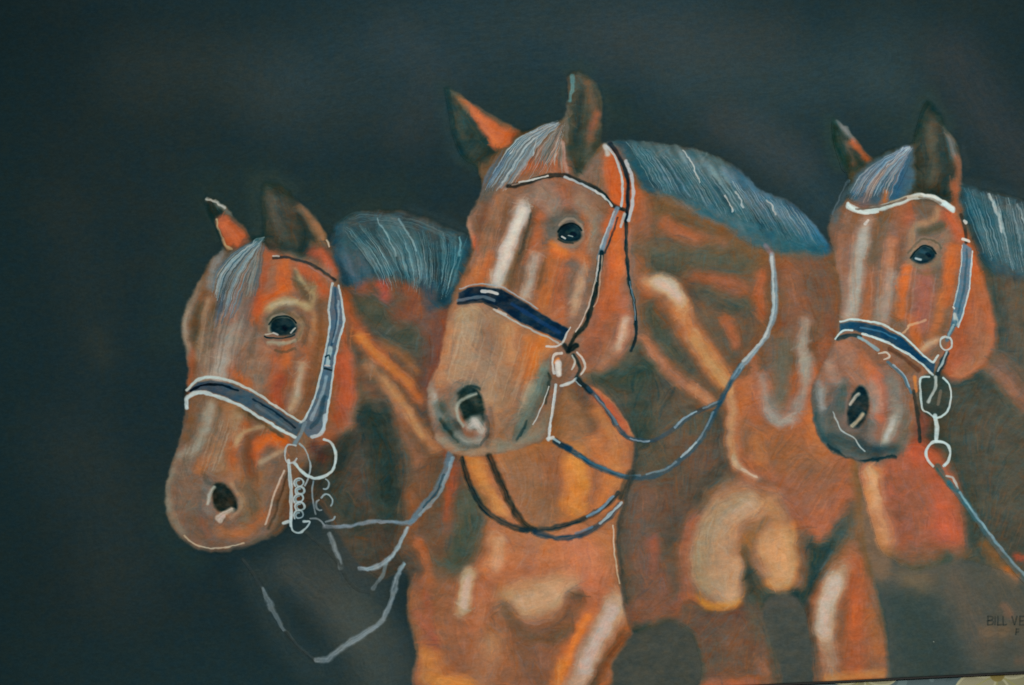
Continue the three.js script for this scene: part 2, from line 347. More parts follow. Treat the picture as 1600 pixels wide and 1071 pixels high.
hair(['#26353c', '#2a3c46'], 16, 4, 0.7, [545, 350, 580, 390, 600, 430], [700, 362, 706, 400, 700, 450], { jit: 10 });
hair(['#4d5b6a', '#6a7380'], 14, 4, 0.6, [530, 365, 535, 400, 550, 440], [560, 380, 575, 415, 590, 450], { jit: 6 });
hair(['#7f5a4c', '#5a4238'], 10, 4, 0.6, [555, 425, 565, 445, 572, 460], [650, 430, 655, 455, 660, 480], { jit: 6 });
// head: planes of the face
area('#7d6452', 8, 0.95, [340, 400, 312, 440, 285, 495, 284, 525, 292, 575, 290, 640, 263, 745, 258, 780, 272, 827, 305, 858, 378, 856, 425, 840, 450, 790, 470, 740, 510, 690, 545, 670, 558, 630, 548, 540, 530, 450, 500, 410, 420, 395]);
s('#6e5a48', 46, 0.9, [330, 420, 305, 470, 298, 520]);
s('#857a6a', 16, 0.85, [312, 440, 292, 490, 288, 520, 296, 560]);
s('#6a4c3a', 26, 0.8, [318, 470, 308, 520, 306, 580]);
s('#5a4a3a', 20, 0.7, [335, 480, 326, 520, 322, 550]);
s('#8f8170', 30, 0.85, [336, 510, 324, 560, 318, 600]);
s('#9c5f42', 14, 0.7, [300, 550, 298, 580, 296, 600]);
s('#8b6a58', 60, 0.8, [370, 430, 365, 500, 360, 560]);
s('#a0603f', 20, 0.6, [360, 460, 368, 500]);
s('#938070', 40, 0.9, [385, 520, 358, 550, 345, 590]);
s('#a39484', 26, 0.8, [345, 545, 340, 575, 338, 595]);
s('#8d7562', 34, 0.8, [400, 540, 390, 580, 395, 605]);
s('#6f5748', 36, 0.75, [395, 440, 385, 480, 380, 510]);
s('#9a5a42', 40, 0.85, [420, 400, 412, 440, 405, 480]);
s('#74604e', 18, 0.7, [405, 400, 398, 430, 388, 460]);
s('#8f6c54', 16, 0.7, [428, 410, 424, 440, 412, 470]);
s('#b0613c', 34, 0.95, [446, 415, 442, 445, 430, 465]);
s('#b66b40', 26, 0.8, [455, 450, 440, 455]);
s('#a8583a', 30, 0.9, [470, 420, 490, 435, 505, 455]);
s('#5d4836', 12, 0.75, [462, 425, 470, 445, 485, 462]);
s('#9a8464', 9, 0.7, [459, 420, 470, 440, 488, 456], { f: 0.9 });
s('#b7a27c', 6, 0.7, [466, 436, 476, 446], { f: 0.9 });
s('#8c7a5a', 16, 0.85, [486, 450, 492, 466, 480, 482]);
s('#a58d6c', 14, 0.95, [418, 484, 434, 474, 456, 471, 480, 480]);
s('#b59f7f', 7, 0.7, [424, 480, 440, 474, 456, 473]);
s('#93674a', 40, 0.8, [480, 500, 495, 520, 490, 560]);
s('#7c5a42', 22, 0.75, [498, 470, 500, 510, 505, 540]);
s('#b8623c', 26, 0.9, [412, 465, 408, 490, 402, 500]);
s('#b05c3c', 22, 0.7, [408, 470, 412, 480]);
s('#8d5a42', 50, 0.85, [420, 550, 440, 580, 430, 610]);
s('#a5623f', 36, 0.85, [480, 540, 480, 580, 470, 600]);
s('#b3683f', 24, 0.7, [450, 540, 452, 556, 446, 570]);
s('#a4795c', 18, 0.7, [420, 546, 415, 560, 405, 575]);
s('#a9623e', 20, 0.8, [450, 560, 435, 580, 420, 600]);
s('#b0643e', 18, 0.8, [362, 582, 376, 592, 390, 600]);
s('#8d4f3c', 30, 0.8, [435, 590, 430, 615, 440, 632]);
s('#b09b82', 20, 0.9, [474, 575, 466, 605, 455, 638]);
s('#bca892', 12, 0.7, [470, 590, 462, 615]);
s('#6f5040', 20, 0.8, [490, 575, 485, 610, 478, 640]);
s('#98523c', 40, 0.95, [525, 560, 535, 600, 532, 650]);
s('#b0593c', 24, 0.8, [540, 560, 548, 600, 545, 630]);
s('#84503c', 26, 0.75, [520, 640, 525, 670, 500, 690]);
s('#a65a3c', 16, 0.7, [530, 500, 538, 530, 545, 560]);
s('#7a5640', 16, 0.7, [520, 600, 516, 640]);
// muzzle
s('#7a6654', 60, 0.9, [320, 640, 300, 690, 290, 740]);
s('#8a7862', 30, 0.85, [330, 630, 318, 680, 305, 705]);
s('#a39a8a', 16, 0.8, [322, 650, 312, 690, 288, 706]);
s('#7e5a44', 24, 0.7, [298, 650, 290, 690, 278, 720]);
s('#7f7260', 20, 0.85, [275, 715, 263, 760, 266, 800, 285, 835]);
s('#8b8170', 9, 0.8, [268, 735, 261, 770, 264, 800]);
s('#665648', 40, 0.7, [295, 760, 300, 800, 320, 830]);
s('#7c5f4c', 40, 0.7, [320, 720, 300, 760]);
s('#8b6a4f', 70, 0.9, [360, 650, 350, 700, 355, 730]);
s('#9a7a5c', 46, 0.7, [365, 640, 360, 670]);
s('#a8693f', 24, 0.85, [315, 735, 325, 715, 345, 700]);
s('#9d6a45', 40, 0.8, [345, 690, 352, 720, 370, 745]);
s('#a35e3a', 30, 0.9, [362, 720, 365, 690, 385, 668]);
s('#7c4f36', 28, 0.85, [390, 740, 392, 710, 400, 685]);
s('#b9623a', 26, 0.95, [400, 710, 410, 688, 440, 692]);
s('#c06a3e', 16, 0.8, [402, 698, 412, 684, 445, 688]);
s('#b09070', 8, 0.85, [368, 700, 372, 682, 390, 672, 418, 666], { f: 0.95 });
s('#a98a6c', 10, 0.75, [404, 722, 420, 714, 440, 704]);
s('#7b6248', 40, 0.85, [385, 760, 395, 800, 390, 820]);
s('#81674e', 30, 0.7, [410, 740, 408, 780, 405, 810]);
s('#a46a42', 18, 0.6, [405, 740, 402, 765]);
s('#a3643f', 22, 0.85, [372, 835, 395, 820, 410, 808]);
s('#9c6b48', 24, 0.75, [345, 830, 365, 838, 385, 835]);
s('#8a5a42', 18, 0.7, [320, 790, 318, 820, 330, 845]);
s('#6d5646', 24, 0.8, [300, 830, 330, 848, 370, 850]);
s('#b59a7c', 10, 0.7, [362, 756, 374, 778, 374, 798, 360, 808]);
s('#74706a', 22, 0.85, [325, 758, 320, 785, 326, 800]);
s('#5f4a3c', 20, 0.8, [425, 800, 440, 770, 455, 740]);
s('#7c6552', 22, 0.85, [430, 820, 440, 790, 446, 770]);
s('#57493a', 16, 0.7, [400, 845, 425, 838, 440, 826]);
// first horse: second sitting, darks and lights of the face and chest
s('#5b4934', 16, 0.7, [312, 480, 304, 510, 308, 545]); s('#9b8b76', 10, 0.7, [294, 478, 288, 505, 294, 545]);
s('#9a866c', 14, 0.75, [324, 470, 316, 510, 308, 560]); s('#4f4334', 10, 0.6, [336, 478, 330, 520, 326, 545]);
s('#a79c90', 26, 0.8, [372, 510, 350, 545, 336, 590]); s('#a0948a', 20, 0.6, [352, 560, 342, 600]);
s('#7b6c66', 26, 0.6, [395, 420, 388, 460, 380, 500]); s('#b8623a', 22, 0.7, [440, 420, 440, 450, 425, 465]);
s('#5a4834', 10, 0.7, [459, 426, 466, 446, 478, 464, 484, 474]); s('#a08a68', 10, 0.75, [462, 424, 474, 444, 490, 462, 488, 478]);
s('#6b5a40', 14, 0.7, [478, 440, 488, 450]); s('#a9946f', 16, 0.8, [416, 486, 430, 476, 452, 470, 478, 478]);
s('#c0ac8a', 7, 0.7, [424, 480, 442, 473, 460, 473]); s('#5a4734', 12, 0.75, [470, 494, 478, 512, 474, 535]);
s('#a17f5c', 12, 0.7, [488, 485, 490, 510, 484, 540]); s('#6a4c38', 12, 0.6, [500, 470, 500, 520, 492, 570]);
s('#5d4636', 10, 0.6, [400, 500, 398, 530, 392, 560]); s('#5f4c3a', 8, 0.85, [372, 640, 405, 660, 436, 680, 455, 692]);
s('#a49c8c', 22, 0.8, [330, 636, 320, 670, 304, 698, 284, 712]); s('#5d5040', 12, 0.65, [342, 640, 334, 675, 322, 700]);
s('#a28c6e', 24, 0.65, [372, 648, 368, 680]); s('#6b5038', 14, 0.7, [300, 650, 290, 690]);
s('#6f452c', 16, 0.8, [388, 690, 386, 715, 396, 745]); s('#c4683a', 14, 0.8, [404, 702, 416, 688, 448, 690]);
s('#b59c78', 9, 0.85, [370, 694, 378, 678, 396, 670, 420, 665], { f: 1 }); s('#b0967a', 11, 0.8, [406, 724, 424, 714, 444, 704], { f: 1 });
s('#9f7a54', 22, 0.6, [335, 700, 345, 730]); s('#b8703f', 14, 0.7, [306, 735, 318, 722, 330, 716]);
s('#5c5650', 14, 0.7, [318, 770, 314, 795, 322, 812]); s('#4a3c2e', 10, 0.7, [318, 735, 322, 752, 332, 756]);
s('#8d7656', 16, 0.7, [376, 775, 384, 800, 380, 820]); s('#5e4e3c', 14, 0.6, [400, 770, 398, 800]); s('#4a3a2c', 14, 0.7, [430, 830, 442, 800, 452, 770]);
s('#262c28', 60, 0.9, [585, 650, 600, 700, 605, 770]); s('#30342f', 50, 0.75, [520, 760, 560, 820]); s('#2c2f2b', 36, 0.75, [545, 690, 530, 730]);
s('#4b2f2a', 24, 0.8, [490, 700, 502, 716]); s('#c07844', 16, 0.7, [560, 525, 600, 562, 640, 600]); s('#453f33', 40, 0.7, [575, 480, 610, 510, 640, 525]);
s('#4c4a3c', 60, 0.85, [738, 780, 724, 840, 705, 880]); s('#6a4a38', 30, 0.6, [700, 800, 690, 860]); s('#8c4f38', 14, 0.7, [702, 760, 698, 810]);
s('#8b6346', 60, 0.7, [820, 720, 835, 780, 850, 815]); s('#775640', 40, 0.7, [845, 790, 850, 812]);
s('#d0864a', 34, 0.8, [895, 700, 890, 740, 900, 770]); s('#c98146', 24, 0.7, [880, 785, 910, 795]); s('#b9785a', 60, 0.8, [900, 850, 925, 880, 920, 910]);
s('#c79a7a', 18, 0.75, [784, 845, 776, 885]); s('#8c6650', 34, 0.7, [830, 850, 828, 890]);
s('#bfa784', 24, 0.9, [732, 898, 728, 925, 723, 952]); s('#c9b193', 18, 0.8, [732, 905, 728, 930, 725, 945]); s('#b07a58', 40, 0.7, [752, 930, 748, 965]);
s('#b99a78', 60, 0.75, [800, 945, 840, 930, 880, 912]); s('#c4a884', 40, 0.75, [820, 948, 850, 936, 878, 922]); s('#b08c6a', 40, 0.6, [830, 962, 862, 955]);
s('#6b4f3a', 36, 0.85, [792, 950, 812, 985, 850, 1000, 885, 985]); s('#5f4838', 24, 0.75, [888, 932, 905, 932]); s('#75533e', 50, 0.7, [810, 1010, 835, 1040, 850, 1075]);
s('#b89a80', 46, 0.9, [965, 940, 948, 975, 925, 1015, 900, 1080]); s('#c9b8a6', 26, 0.7, [958, 955, 938, 990, 912, 1045]);
s('#d8854a', 16, 0.7, [918, 965, 900, 1000, 884, 1040]); s('#b96a40', 14, 0.7, [988, 985, 960, 1018, 935, 1060]);
s('#d08a4a', 30, 0.7, [665, 1060, 700, 1075, 740, 1080]); s('#c68248', 24, 0.6, [660, 1020, 672, 1050]); s('#9a5a44', 20, 0.6, [650, 960, 672, 990, 680, 1010]);
s('#82756c', 44, 0.6, [378, 415, 366, 480, 350, 545]); s('#8f857a', 26, 0.6, [352, 520, 338, 580]); s('#4f4234', 20, 0.55, [312, 480, 302, 530]); s('#8a6f5a', 40, 0.5, [405, 545, 398, 600]);
s('#7a5a46', 30, 0.6, [480, 520, 486, 570, 478, 600]); s('#7b6a58', 60, 0.5, [310, 660, 298, 720, 290, 780]); s('#6a5746', 40, 0.5, [395, 760, 390, 810]); s('#80654c', 40, 0.5, [350, 690, 345, 730]);
s('#6e4a3c', 50, 0.6, [660, 470, 680, 540, 690, 590]); s('#4c4336', 60, 0.6, [570, 480, 610, 520, 650, 545]); s('#8a684c', 70, 0.7, [800, 715, 830, 770, 850, 810]); s('#7d5f48', 40, 0.6, [880, 630, 895, 670, 890, 700]);
s('#a8583a', 16, 0.6, [405, 470, 400, 490]); s('#b05a38', 20, 0.6, [430, 565, 424, 590]); s('#93503a', 22, 0.6, [436, 592, 432, 618]);
s('#8d7c68', 40, 0.5, [345, 660, 335, 700, 330, 730]); s('#86705e', 40, 0.45, [420, 575, 410, 600]);
s('#b87a54', 60, 0.55, [800, 870, 860, 880, 930, 880]); s('#a06a4a', 60, 0.5, [680, 960, 720, 1000, 760, 1040]); s('#bd8a66', 44, 0.5, [815, 940, 850, 930, 880, 915]);
soften(mask1, 3);
brushwork(mask1, 5200, horse1, 26, 6, 0.5);
brushwork(mask1, 5200, horse1, 15, 3.6, 0.5);
// accents of the first horse
s('#2f4a53', 40, 0.4, [540, 380, 600, 365, 660, 385, 710, 410]);
hair(['#5f8590', '#7d9aa2', '#22323a', '#3f5a66', '#293d47'], 110, 1.7, 0.8, [530, 352, 560, 385, 590, 430, 600, 450], [728, 370, 722, 395, 712, 430, 700, 468], { jit: 10 });
hair(['#4a6670', '#2a3a42'], 40, 1.8, 0.7, [530, 350, 545, 338, 580, 336], [640, 342, 690, 360, 728, 384], { jit: 12 });
hair(['#6b5a4e', '#8f7d6c', '#a28f7c', '#5c4a3c'], 16, 4, 0.45, [330, 470, 318, 520, 308, 590], [420, 480, 400, 540, 392, 600]);
hair(['#8f7d6a', '#6b5a48', '#a39480'], 18, 4, 0.5, [300, 655, 288, 700, 274, 750], [380, 655, 365, 700, 350, 740]);
hair(['#6a97a3', '#5f8590', '#2b3c44'], 26, 2.6, 0.7, [540, 350, 580, 390, 605, 435], [715, 364, 715, 400, 700, 455], { jit: 8 });
s('#20404b', 60, 0.3, [540, 385, 600, 370, 660, 390, 710, 410]);
s('#3a3226', 6, 0.7, [418, 500, 428, 490, 446, 488, 462, 496]); s('#40362a', 6, 0.65, [472, 508, 468, 524, 456, 536]); s('#4a3a2c', 8, 0.7, [450, 740, 438, 770, 431, 800, 420, 826]);
s('#262a27', 14, 0.7, [396, 378, 410, 376, 424, 388]); s('#4f4032', 8, 0.6, [380, 640, 410, 660, 440, 682]);
as(0, 'nostril'); area('#332e26', 3, 1, [336, 754, 352, 758, 366, 775, 370, 795, 360, 802, 346, 802, 335, 794, 331, 775], { wob: 0.6 });
s('#45382c', 12, 0.7, [350, 768, 360, 785]);
s('#a7a698', 9, 0.95, [335, 762, 327, 774, 324, 788], { f: 0.9, wob: 0.5 });
s('#bfa993', 13, 0.95, [340, 810, 350, 803, 362, 797], { wob: 0.5 });
s('#cbb5a0', 10, 0.85, [343, 815, 350, 808], { wob: 0.5 });
s('#c8b198', 5, 0.95, [444, 736, 431, 765, 424, 789, 415, 820], { f: 0.85, wob: 0.5 });
s('#bda78a', 4, 0.85, [288, 837, 298, 848, 312, 854, 340, 857, 380, 850], { f: 0.85, wob: 0.6 });
s('#d6c2a4', 5, 0.9, [512, 374, 514, 386], { f: 0.8 });
s('#a9aaa2', 7, 0.95, [321, 309, 334, 315, 350, 325], { f: 0.8 });
s('#a88f70', 6, 0.9, [338, 345, 341, 364, 350, 380, 360, 391]);
s('#c9b294', 4, 0.85, [958, 822, 961, 870, 968, 912], { f: 0.8, wob: 0.4 });
s('#7a9ba5', 5, 0.7, [590, 342, 606, 372, 618, 400], { f: 0.9 });
s('#7aa0ab', 5, 0.65, [622, 342, 640, 370, 650, 392], { f: 0.9 });
s('#6a9aa5', 6, 0.65, [718, 372, 721, 385, 718, 400], { f: 0.9 });
// eye
s('#6e6252', 34, 0.75, [420, 500, 442, 492, 462, 505]);
s('#8b806c', 10, 0.8, [420, 516, 424, 502, 436, 494, 452, 494]);
s('#8c7458', 12, 0.8, [458, 490, 472, 508, 466, 528]);
as(0, 'eye'); area('#282c2c', 3, 1, [422, 517, 424, 503, 434, 496, 450, 496, 461, 506, 463, 518, 452, 524, 434, 524], { wob: 0.4 });
s('#3c3c38', 9, 0.7, [440, 505, 448, 505], { wob: 0.3 });
s('#12171a', 12, 0.8, [444, 512, 446, 514], { wob: 0.3 });
s('#cfcac0', 5, 0.95, [427, 521, 434, 523], { f: 0.9, wob: 0.3 });
s('#c2bcb0', 4, 0.9, [454, 520, 461, 513], { f: 0.9, wob: 0.3 });
s('#b8ac98', 3.5, 0.8, [414, 523, 426, 521], { f: 0.9, wob: 0.3 });
s('#1d2224', 4, 0.95, [413, 526, 425, 529, 446, 528, 460, 523], { f: 0.8, wob: 0.4 });
s('#978a74', 10, 0.85, [418, 535, 438, 538, 460, 532]);
s('#5d4a3a', 7, 0.7, [430, 548, 446, 550, 462, 545]);
s('#6a5846', 7, 0.75, [417, 500, 430, 488, 448, 486, 466, 497]); s('#1c1b19', 4.5, 0.85, [420, 507, 428, 498, 438, 494, 452, 495, 463, 505], { wob: 0.4 });
// forelock
as(0, 'forelock'); s('#4a4d4e', 34, 0.85, [395, 385, 360, 410, 345, 450]);
s('#3a4046', 18, 0.7, [380, 400, 358, 440, 345, 480]);
hair(['#8fa2a9', '#6f8088', '#49545c', '#a5b2b4', '#56606a'], 34, 3.6, 0.8, [411, 370, 370, 392, 340, 420, 330, 452], [412, 374, 390, 410, 370, 450, 356, 500], { jit: 5, short: 0.25 });
hair(['#6f7376', '#8a8c88', '#4e5358'], 16, 4, 0.6, [404, 380, 390, 420, 380, 460], [412, 380, 408, 420, 398, 470], { jit: 5 });
hair(['#4a525e', '#6c7480'], 12, 5, 0.7, [350, 440, 342, 480, 334, 515], [385, 440, 372, 480, 356, 510], { jit: 6 });
s('#7e8990', 22, 0.6, [345, 395, 333, 420, 330, 445]);
s('#c3cac8', 3, 0.8, [412, 370, 396, 378, 378, 394], { f: 0.9 });
hair(['#2e343a', '#8f9ea6', '#5a666e', '#70604f'], 46, 1.6, 0.75, [411, 371, 366, 394, 338, 424, 328, 462], [412, 378, 398, 415, 382, 455, 366, 505], { jit: 6, short: 0.3 });
clip = null;
veil = 0;
s('#232f30', 36, 0.9, [398, 300, 402, 330, 404, 365]); s('#252f2f', 44, 0.9, [400, 284, 425, 280, 455, 296]); s('#202b2b', 18, 0.6, [478, 312, 500, 335, 516, 360]);
s('#202b2b', 16, 0.7, [318, 322, 328, 345, 338, 372]); s('#232e2e', 22, 0.5, [520, 346, 560, 326, 620, 322]); s('#27343a', 20, 0.5, [640, 326, 690, 342, 730, 362]);
veil = 1;
// bridle
const B1 = { k: 1.02, f: 0.65, wob: 0.45, br: 0.15, bump: 0.8 };
as(0, 'browband'); s('#3b2f2c', 7, 0.95, [428, 404, 448, 403, 480, 411, 503, 424, 523, 438], B1);
s('#8b6a60', 3, 0.7, [482, 416, 503, 430, 520, 442], B1);
s('#b5a89c', 4, 0.8, [427, 401, 436, 401], B1);
as(0, 'cheek_strap'); area('#596370', 2, 1, [519, 446, 531, 453, 535, 481, 537, 505, 529, 534, 521, 577, 516, 616, 509, 652, 504, 677, 482, 684, 466, 665, 480, 650, 494, 613, 504, 568, 508, 551, 515, 510, 513, 481], { wob: 0.4, sharp: true });
s('#3d4552', 5, 0.85, [524, 450, 524, 480, 526, 505, 518, 540], B1);
s('#8c99a2', 4, 0.7, [528, 470, 528, 505, 520, 535], B1);
s('#8c97a0', 7, 0.7, [510, 590, 500, 625, 486, 655], B1);
s('#3d444c', 9, 0.8, [507, 620, 500, 650, 486, 668], B1);
s('#b4ccd4', 4.5, 0.95, [519, 443, 513, 481, 515, 510, 508, 551, 503, 575, 494, 613, 479, 650, 468, 662], B1);
s('#b8d2da', 4.5, 0.95, [529, 447, 535, 481, 537, 505, 529, 534, 521, 577, 516, 616, 509, 652, 504, 674], B1);
s('#b0c6d4', 8, 0.9, [508, 650, 504, 676, 488, 683], B1);
s('#a8c0c8', 9, 0.8, [516, 545, 512, 570], B1);
s('#333638', 4, 0.95, [509, 558, 514, 556, 516, 562], B1);
s('#33302f', 4, 0.95, [507, 576, 517, 578], B1);
s('#c9b3a8', 3, 0.8, [508, 571, 516, 572], B1);
as(0, 'noseband'); area('#4d535b', 2, 1, [292, 612, 309, 598, 330, 594, 360, 600, 395, 615, 425, 635, 449, 651, 474, 664, 462, 682, 437, 667, 407, 649, 374, 630, 345, 618, 318, 610, 300, 613], { wob: 0.4, sharp: true });
s('#23262b', 5, 0.9, [297, 611, 318, 602, 345, 602, 372, 611], B1);
s('#2d3138', 4, 0.8, [395, 624, 431, 645, 461, 668], B1);
s('#6a7279', 6, 0.6, [400, 634, 430, 654, 455, 672], B1);
s('#bfd2d2', [6, 7, 6, 4.5, 4.5, 4.5], 1, [291, 610, 309, 594, 330, 590, 360, 596, 395, 611, 425, 631, 449, 647, 470, 659], B1);
s('#cbe2e8', [9, 10, 8, 6.5, 6.5, 5.5], 1, [292, 638, 291, 625, 300, 616, 318, 614, 345, 622, 374, 634, 407, 653, 437, 671, 461, 684], B1);
s('#707c84', 8, 0.95, [477, 660, 468, 680, 460, 694], B1);
// bit and curb chain
const C1 = { k: 1.05, f: 0.7, wob: 0.35, br: 0.1, bump: 1 };
as(0, 'bit_loop'); s('#aab6bb', 4, 0.9, [461, 697, 449, 696, 445, 708, 448, 722, 458, 723, 463, 717], C1);
s('#8d9aa0', 4, 0.9, [467, 694, 476, 702, 482, 716, 485, 729, 482, 746, 476, 759], C1);
as(0, 'bit_ring'); s('#c4dde2', 6, 1, [506, 687, 517, 692, 525, 710, 521, 732, 508, 744, 490, 748, 472, 738, 460, 724], C1);
as(0, 'bit_shank'); s('#bcd4dc', 7, 1, [451, 720, 454, 760, 455, 789, 454, 822], C1);
s('#76828a', 2.5, 0.7, [452, 726, 455, 789], C1);
for (let n = 0; n < 5; n++) {                                     // five coiled links down the shank
  const pts = [], cx = 467 + (n % 2) * 2, cy = 755 + n * 12.5;
  for (let k = 0; k <= 12; k++) pts.push(cx + (8.5 - k * 0.35) * Math.cos(2.4 + k * 0.72), cy + (8 - k * 0.35) * Math.sin(2.4 + k * 0.72));
  as(0, 'chain_link'); s(['#aac4ce', '#7e96a0'], 4, 0.95, pts, C1);
}
s('#c2d8dc', 6, 1, [442, 818, 450, 816], C1);
as(0, 'chain_hook'); s('#bcd4da', 5, 0.95, [454, 816, 457, 829, 468, 833, 476, 828, 484, 816, 474, 816], C1);
s('#798890', 4, 0.85, [489, 752, 488, 775, 493, 804], C1);
for (const [x, y, r, a] of [[508, 757, 8, -1.4], [510, 784, 11, -2.6], [500, 790, 8, 1.2]]) {
  const p = []; for (let k = 0; k <= 6; k++) p.push(x + r * 0.8 * Math.cos(a + k * 0.55), y + r * Math.sin(a + k * 0.55));
  as(0, 'chain_link'); s('#86979f', 4, 0.85, p, C1);
}
s('#8c9aa2', 4, 0.85, [485, 811, 498, 812, 506, 822], C1);
s('#7d8c94', 4, 0.8, [508, 816, 520, 812, 523, 808], C1);
// reins of the first horse
const R1 = { k: 1.5, f: 0.7, wob: 0.6, br: 0.3, bump: 0.6 };
as(0, 'rein'); s('#6f7b86', 6, 0.95, [506, 823, 544, 823, 575, 817, 606, 815, 636, 817, 656, 806], R1);
as(0, 'rein'); s('#5e6c77', 9, 0.95, [640, 818, 667, 784, 686, 757, 698, 729, 703, 708], R1);
s('#7c8b95', 5, 0.9, [656, 806, 673, 788, 688, 768, 700, 740, 707, 716], R1);
s('#2d333a', 3, 0.8, [662, 794, 682, 768, 694, 742], R1);
as(0, 'rein'); s('#7d8c93', 7, 0.9, [515, 835, 525, 863, 533, 888], R1);
as(0, 'rein'); s('#1f2422', 5, 0.85, [479, 833, 521, 871, 545, 908, 560, 922, 578, 926], R1);
s('#22292a', 6, 0.85, [535, 885, 548, 893, 564, 890], R1);
as(0, 'rein'); s('#8595a0', [5, 8, 7, 6], 0.95, [562, 889, 583, 888, 602, 879, 621, 856, 636, 825], R1);
s('#6c7a80', 6, 0.85, [582, 921, 596, 902, 604, 882], R1);
as(0, 'rein'); s('#3a474c', 4, 0.7, [379, 875, 394, 895, 412, 924], R1);
s('#131919', 7, 0.9, [379, 875, 394, 895, 408, 915], R1);
as(0, 'rein'); s('#6d7f88', [4, 9, 6], 0.95, [410, 921, 421, 944, 444, 986], R1);
as(0, 'rein'); s('#3f4d52', 4, 0.7, [444, 984, 466, 1010, 494, 1033], R1);
s('#131919', 6, 0.9, [446, 990, 466, 1012, 492, 1032], R1);
as(0, 'rein'); s('#7e909a', [7, 10, 8, 8, 9, 5], 1, [494, 1032, 513, 1029, 540, 1009, 590, 977, 606, 952, 615, 925, 621, 902, 631, 881], R1);

// ================================================================== second horse
const horse2 = [741, 258, 720, 243, 706, 208, 700, 172, 695, 138, 712, 142, 733, 158, 762, 176, 790, 191, 812, 204, 845, 196, 872, 188, 882, 180, 887, 155, 886, 120, 903, 109, 920, 118, 934, 132, 942, 158, 940, 195, 942, 222, 975, 219, 1058, 228, 1110, 240, 1155, 266, 1190, 298, 1237, 317, 1265, 342, 1292, 377, 1330, 440, 1340, 600, 1335, 700, 1345, 745, 1350, 830, 1360, 880, 1378, 945, 1388, 1005, 1386, 1085, 1284, 1085, 1268, 1010, 1258, 955, 1235, 930, 1200, 938, 1192, 965, 1208, 1010, 1218, 1085,
  1104, 1085, 1096, 1040, 1080, 992, 1050, 974, 1010, 985, 988, 988, 976, 950, 970, 905, 965, 835, 980, 770, 994, 700, 985, 668, 960, 630, 930, 605, 905, 597, 880, 608, 868, 640, 858, 672, 845, 690, 800, 704, 745, 712, 705, 708, 682, 685, 670, 645, 670, 605, 686, 570, 696, 520, 702, 490, 712, 450, 738, 400, 731, 360, 732, 340, 742, 322, 752, 295, 745, 262];
const mask2 = maskOf(horse2, 4); clip = mask2;
area('#67503e', 6, 1, horse2);
// throat and the dark under the reins
area('#463e35', 18, 0.95, [905, 597, 960, 585, 1000, 540, 1040, 580, 1075, 640, 1130, 640, 1140, 720, 1100, 780, 1060, 850, 1010, 840, 975, 800, 994, 700, 960, 630]);
s('#33392f', 50, 0.8, [950, 590, 990, 590, 1020, 570]);
s('#303730', 60, 0.7, [1000, 610, 1005, 650, 1000, 680]);
s('#55493c', 50, 0.8, [1010, 720, 1050, 690, 1090, 660]);
s('#5a4538', 70, 0.85, [1040, 780, 1080, 740, 1120, 700]);
s('#5c463a', 60, 0.8, [1040, 830, 1050, 790]);
s('#5e4a3d', 60, 0.8, [1000, 770, 990, 850, 1000, 920]);
s('#6a4f40', 50, 0.8, [1020, 860, 1030, 930, 1060, 980]);
s('#a05a48', 22, 0.8, [1020, 845, 1022, 870, 1018, 890]);
s('#8c5a44', 26, 0.7, [1000, 940, 1040, 950, 1070, 935]);
s('#a0614a', 16, 0.6, [1075, 900, 1066, 930, 1055, 955]);
s('#8d5843', 40, 0.6, [985, 960, 1020, 965]);
s('#9a5d48', 16, 0.5, [1035, 900, 1038, 930]);
// neck
area('#6a4e3b', 12, 0.9, [985, 280, 1054, 308, 1128, 348, 1200, 392, 1290, 395, 1330, 440, 1340, 640, 1200, 680, 1130, 640, 1060, 590, 1000, 520]);
s('#5a4a38', 60, 0.85, [1040, 330, 1100, 360, 1170, 400]);
s('#8a5a42', 30, 0.75, [1005, 310, 1010, 350, 1000, 380]);
s('#9c5c40', 30, 0.8, [990, 300, 995, 340, 985, 360]);
s('#9d6042', 34, 0.8, [1040, 350, 1070, 368, 1090, 376]);
s('#87583f', 26, 0.6, [1100, 372, 1130, 380]);
s('#5b5040', 60, 0.8, [1000, 400, 1050, 405, 1110, 400]);
s('#4f483a', 34, 0.7, [1005, 420, 1060, 425]);
s('#8b5840', 34, 0.85, [1090, 430, 1130, 440, 1160, 455]);
s('#4b4238', 34, 0.8, [1090, 455, 1130, 475, 1170, 480]);
s('#584838', 40, 0.7, [1140, 410, 1180, 420]);
s('#9c5a3c', 26, 0.85, [1190, 430, 1185, 470, 1190, 490]);
s('#4e4238', 24, 0.7, [1165, 490, 1170, 520, 1150, 550]);
s('#7c5040', 60, 0.8, [1235, 430, 1250, 470, 1240, 510]);
s('#6e4a3c', 50, 0.7, [1270, 410, 1290, 460, 1300, 520]);
s('#5e4a40', 30, 0.6, [1280, 430, 1260, 450]);
s('#8b5a46', 40, 0.7, [1290, 540, 1280, 600, 1275, 640]);
s('#8c7a6a', 24, 0.8, [1258, 500, 1252, 540, 1262, 590]);
s('#6d6254', 30, 0.75, [1235, 520, 1225, 570, 1220, 610]);
s('#7d6658', 30, 0.6, [1205, 540, 1205, 590]);
s('#a0603f', 40, 0.8, [1000, 410, 1010, 450, 1025, 480]);
s('#b58a66', 36, 0.9, [1015, 440, 1050, 460, 1070, 490]);
s('#c4ac8c', 26, 0.9, [1030, 440, 1050, 452, 1064, 475]);
s('#b6764c', 46, 0.9, [1060, 480, 1080, 520, 1110, 560, 1135, 600]);
s('#b4804f', 30, 0.85, [1085, 530, 1112, 568, 1138, 605]);
s('#b88658', 20, 0.7, [1110, 565, 1136, 600]);
s('#a3603f', 22, 0.75, [1135, 500, 1145, 520, 1150, 540]);
s('#5c4a3a', 26, 0.8, [1100, 490, 1120, 520, 1140, 560]);
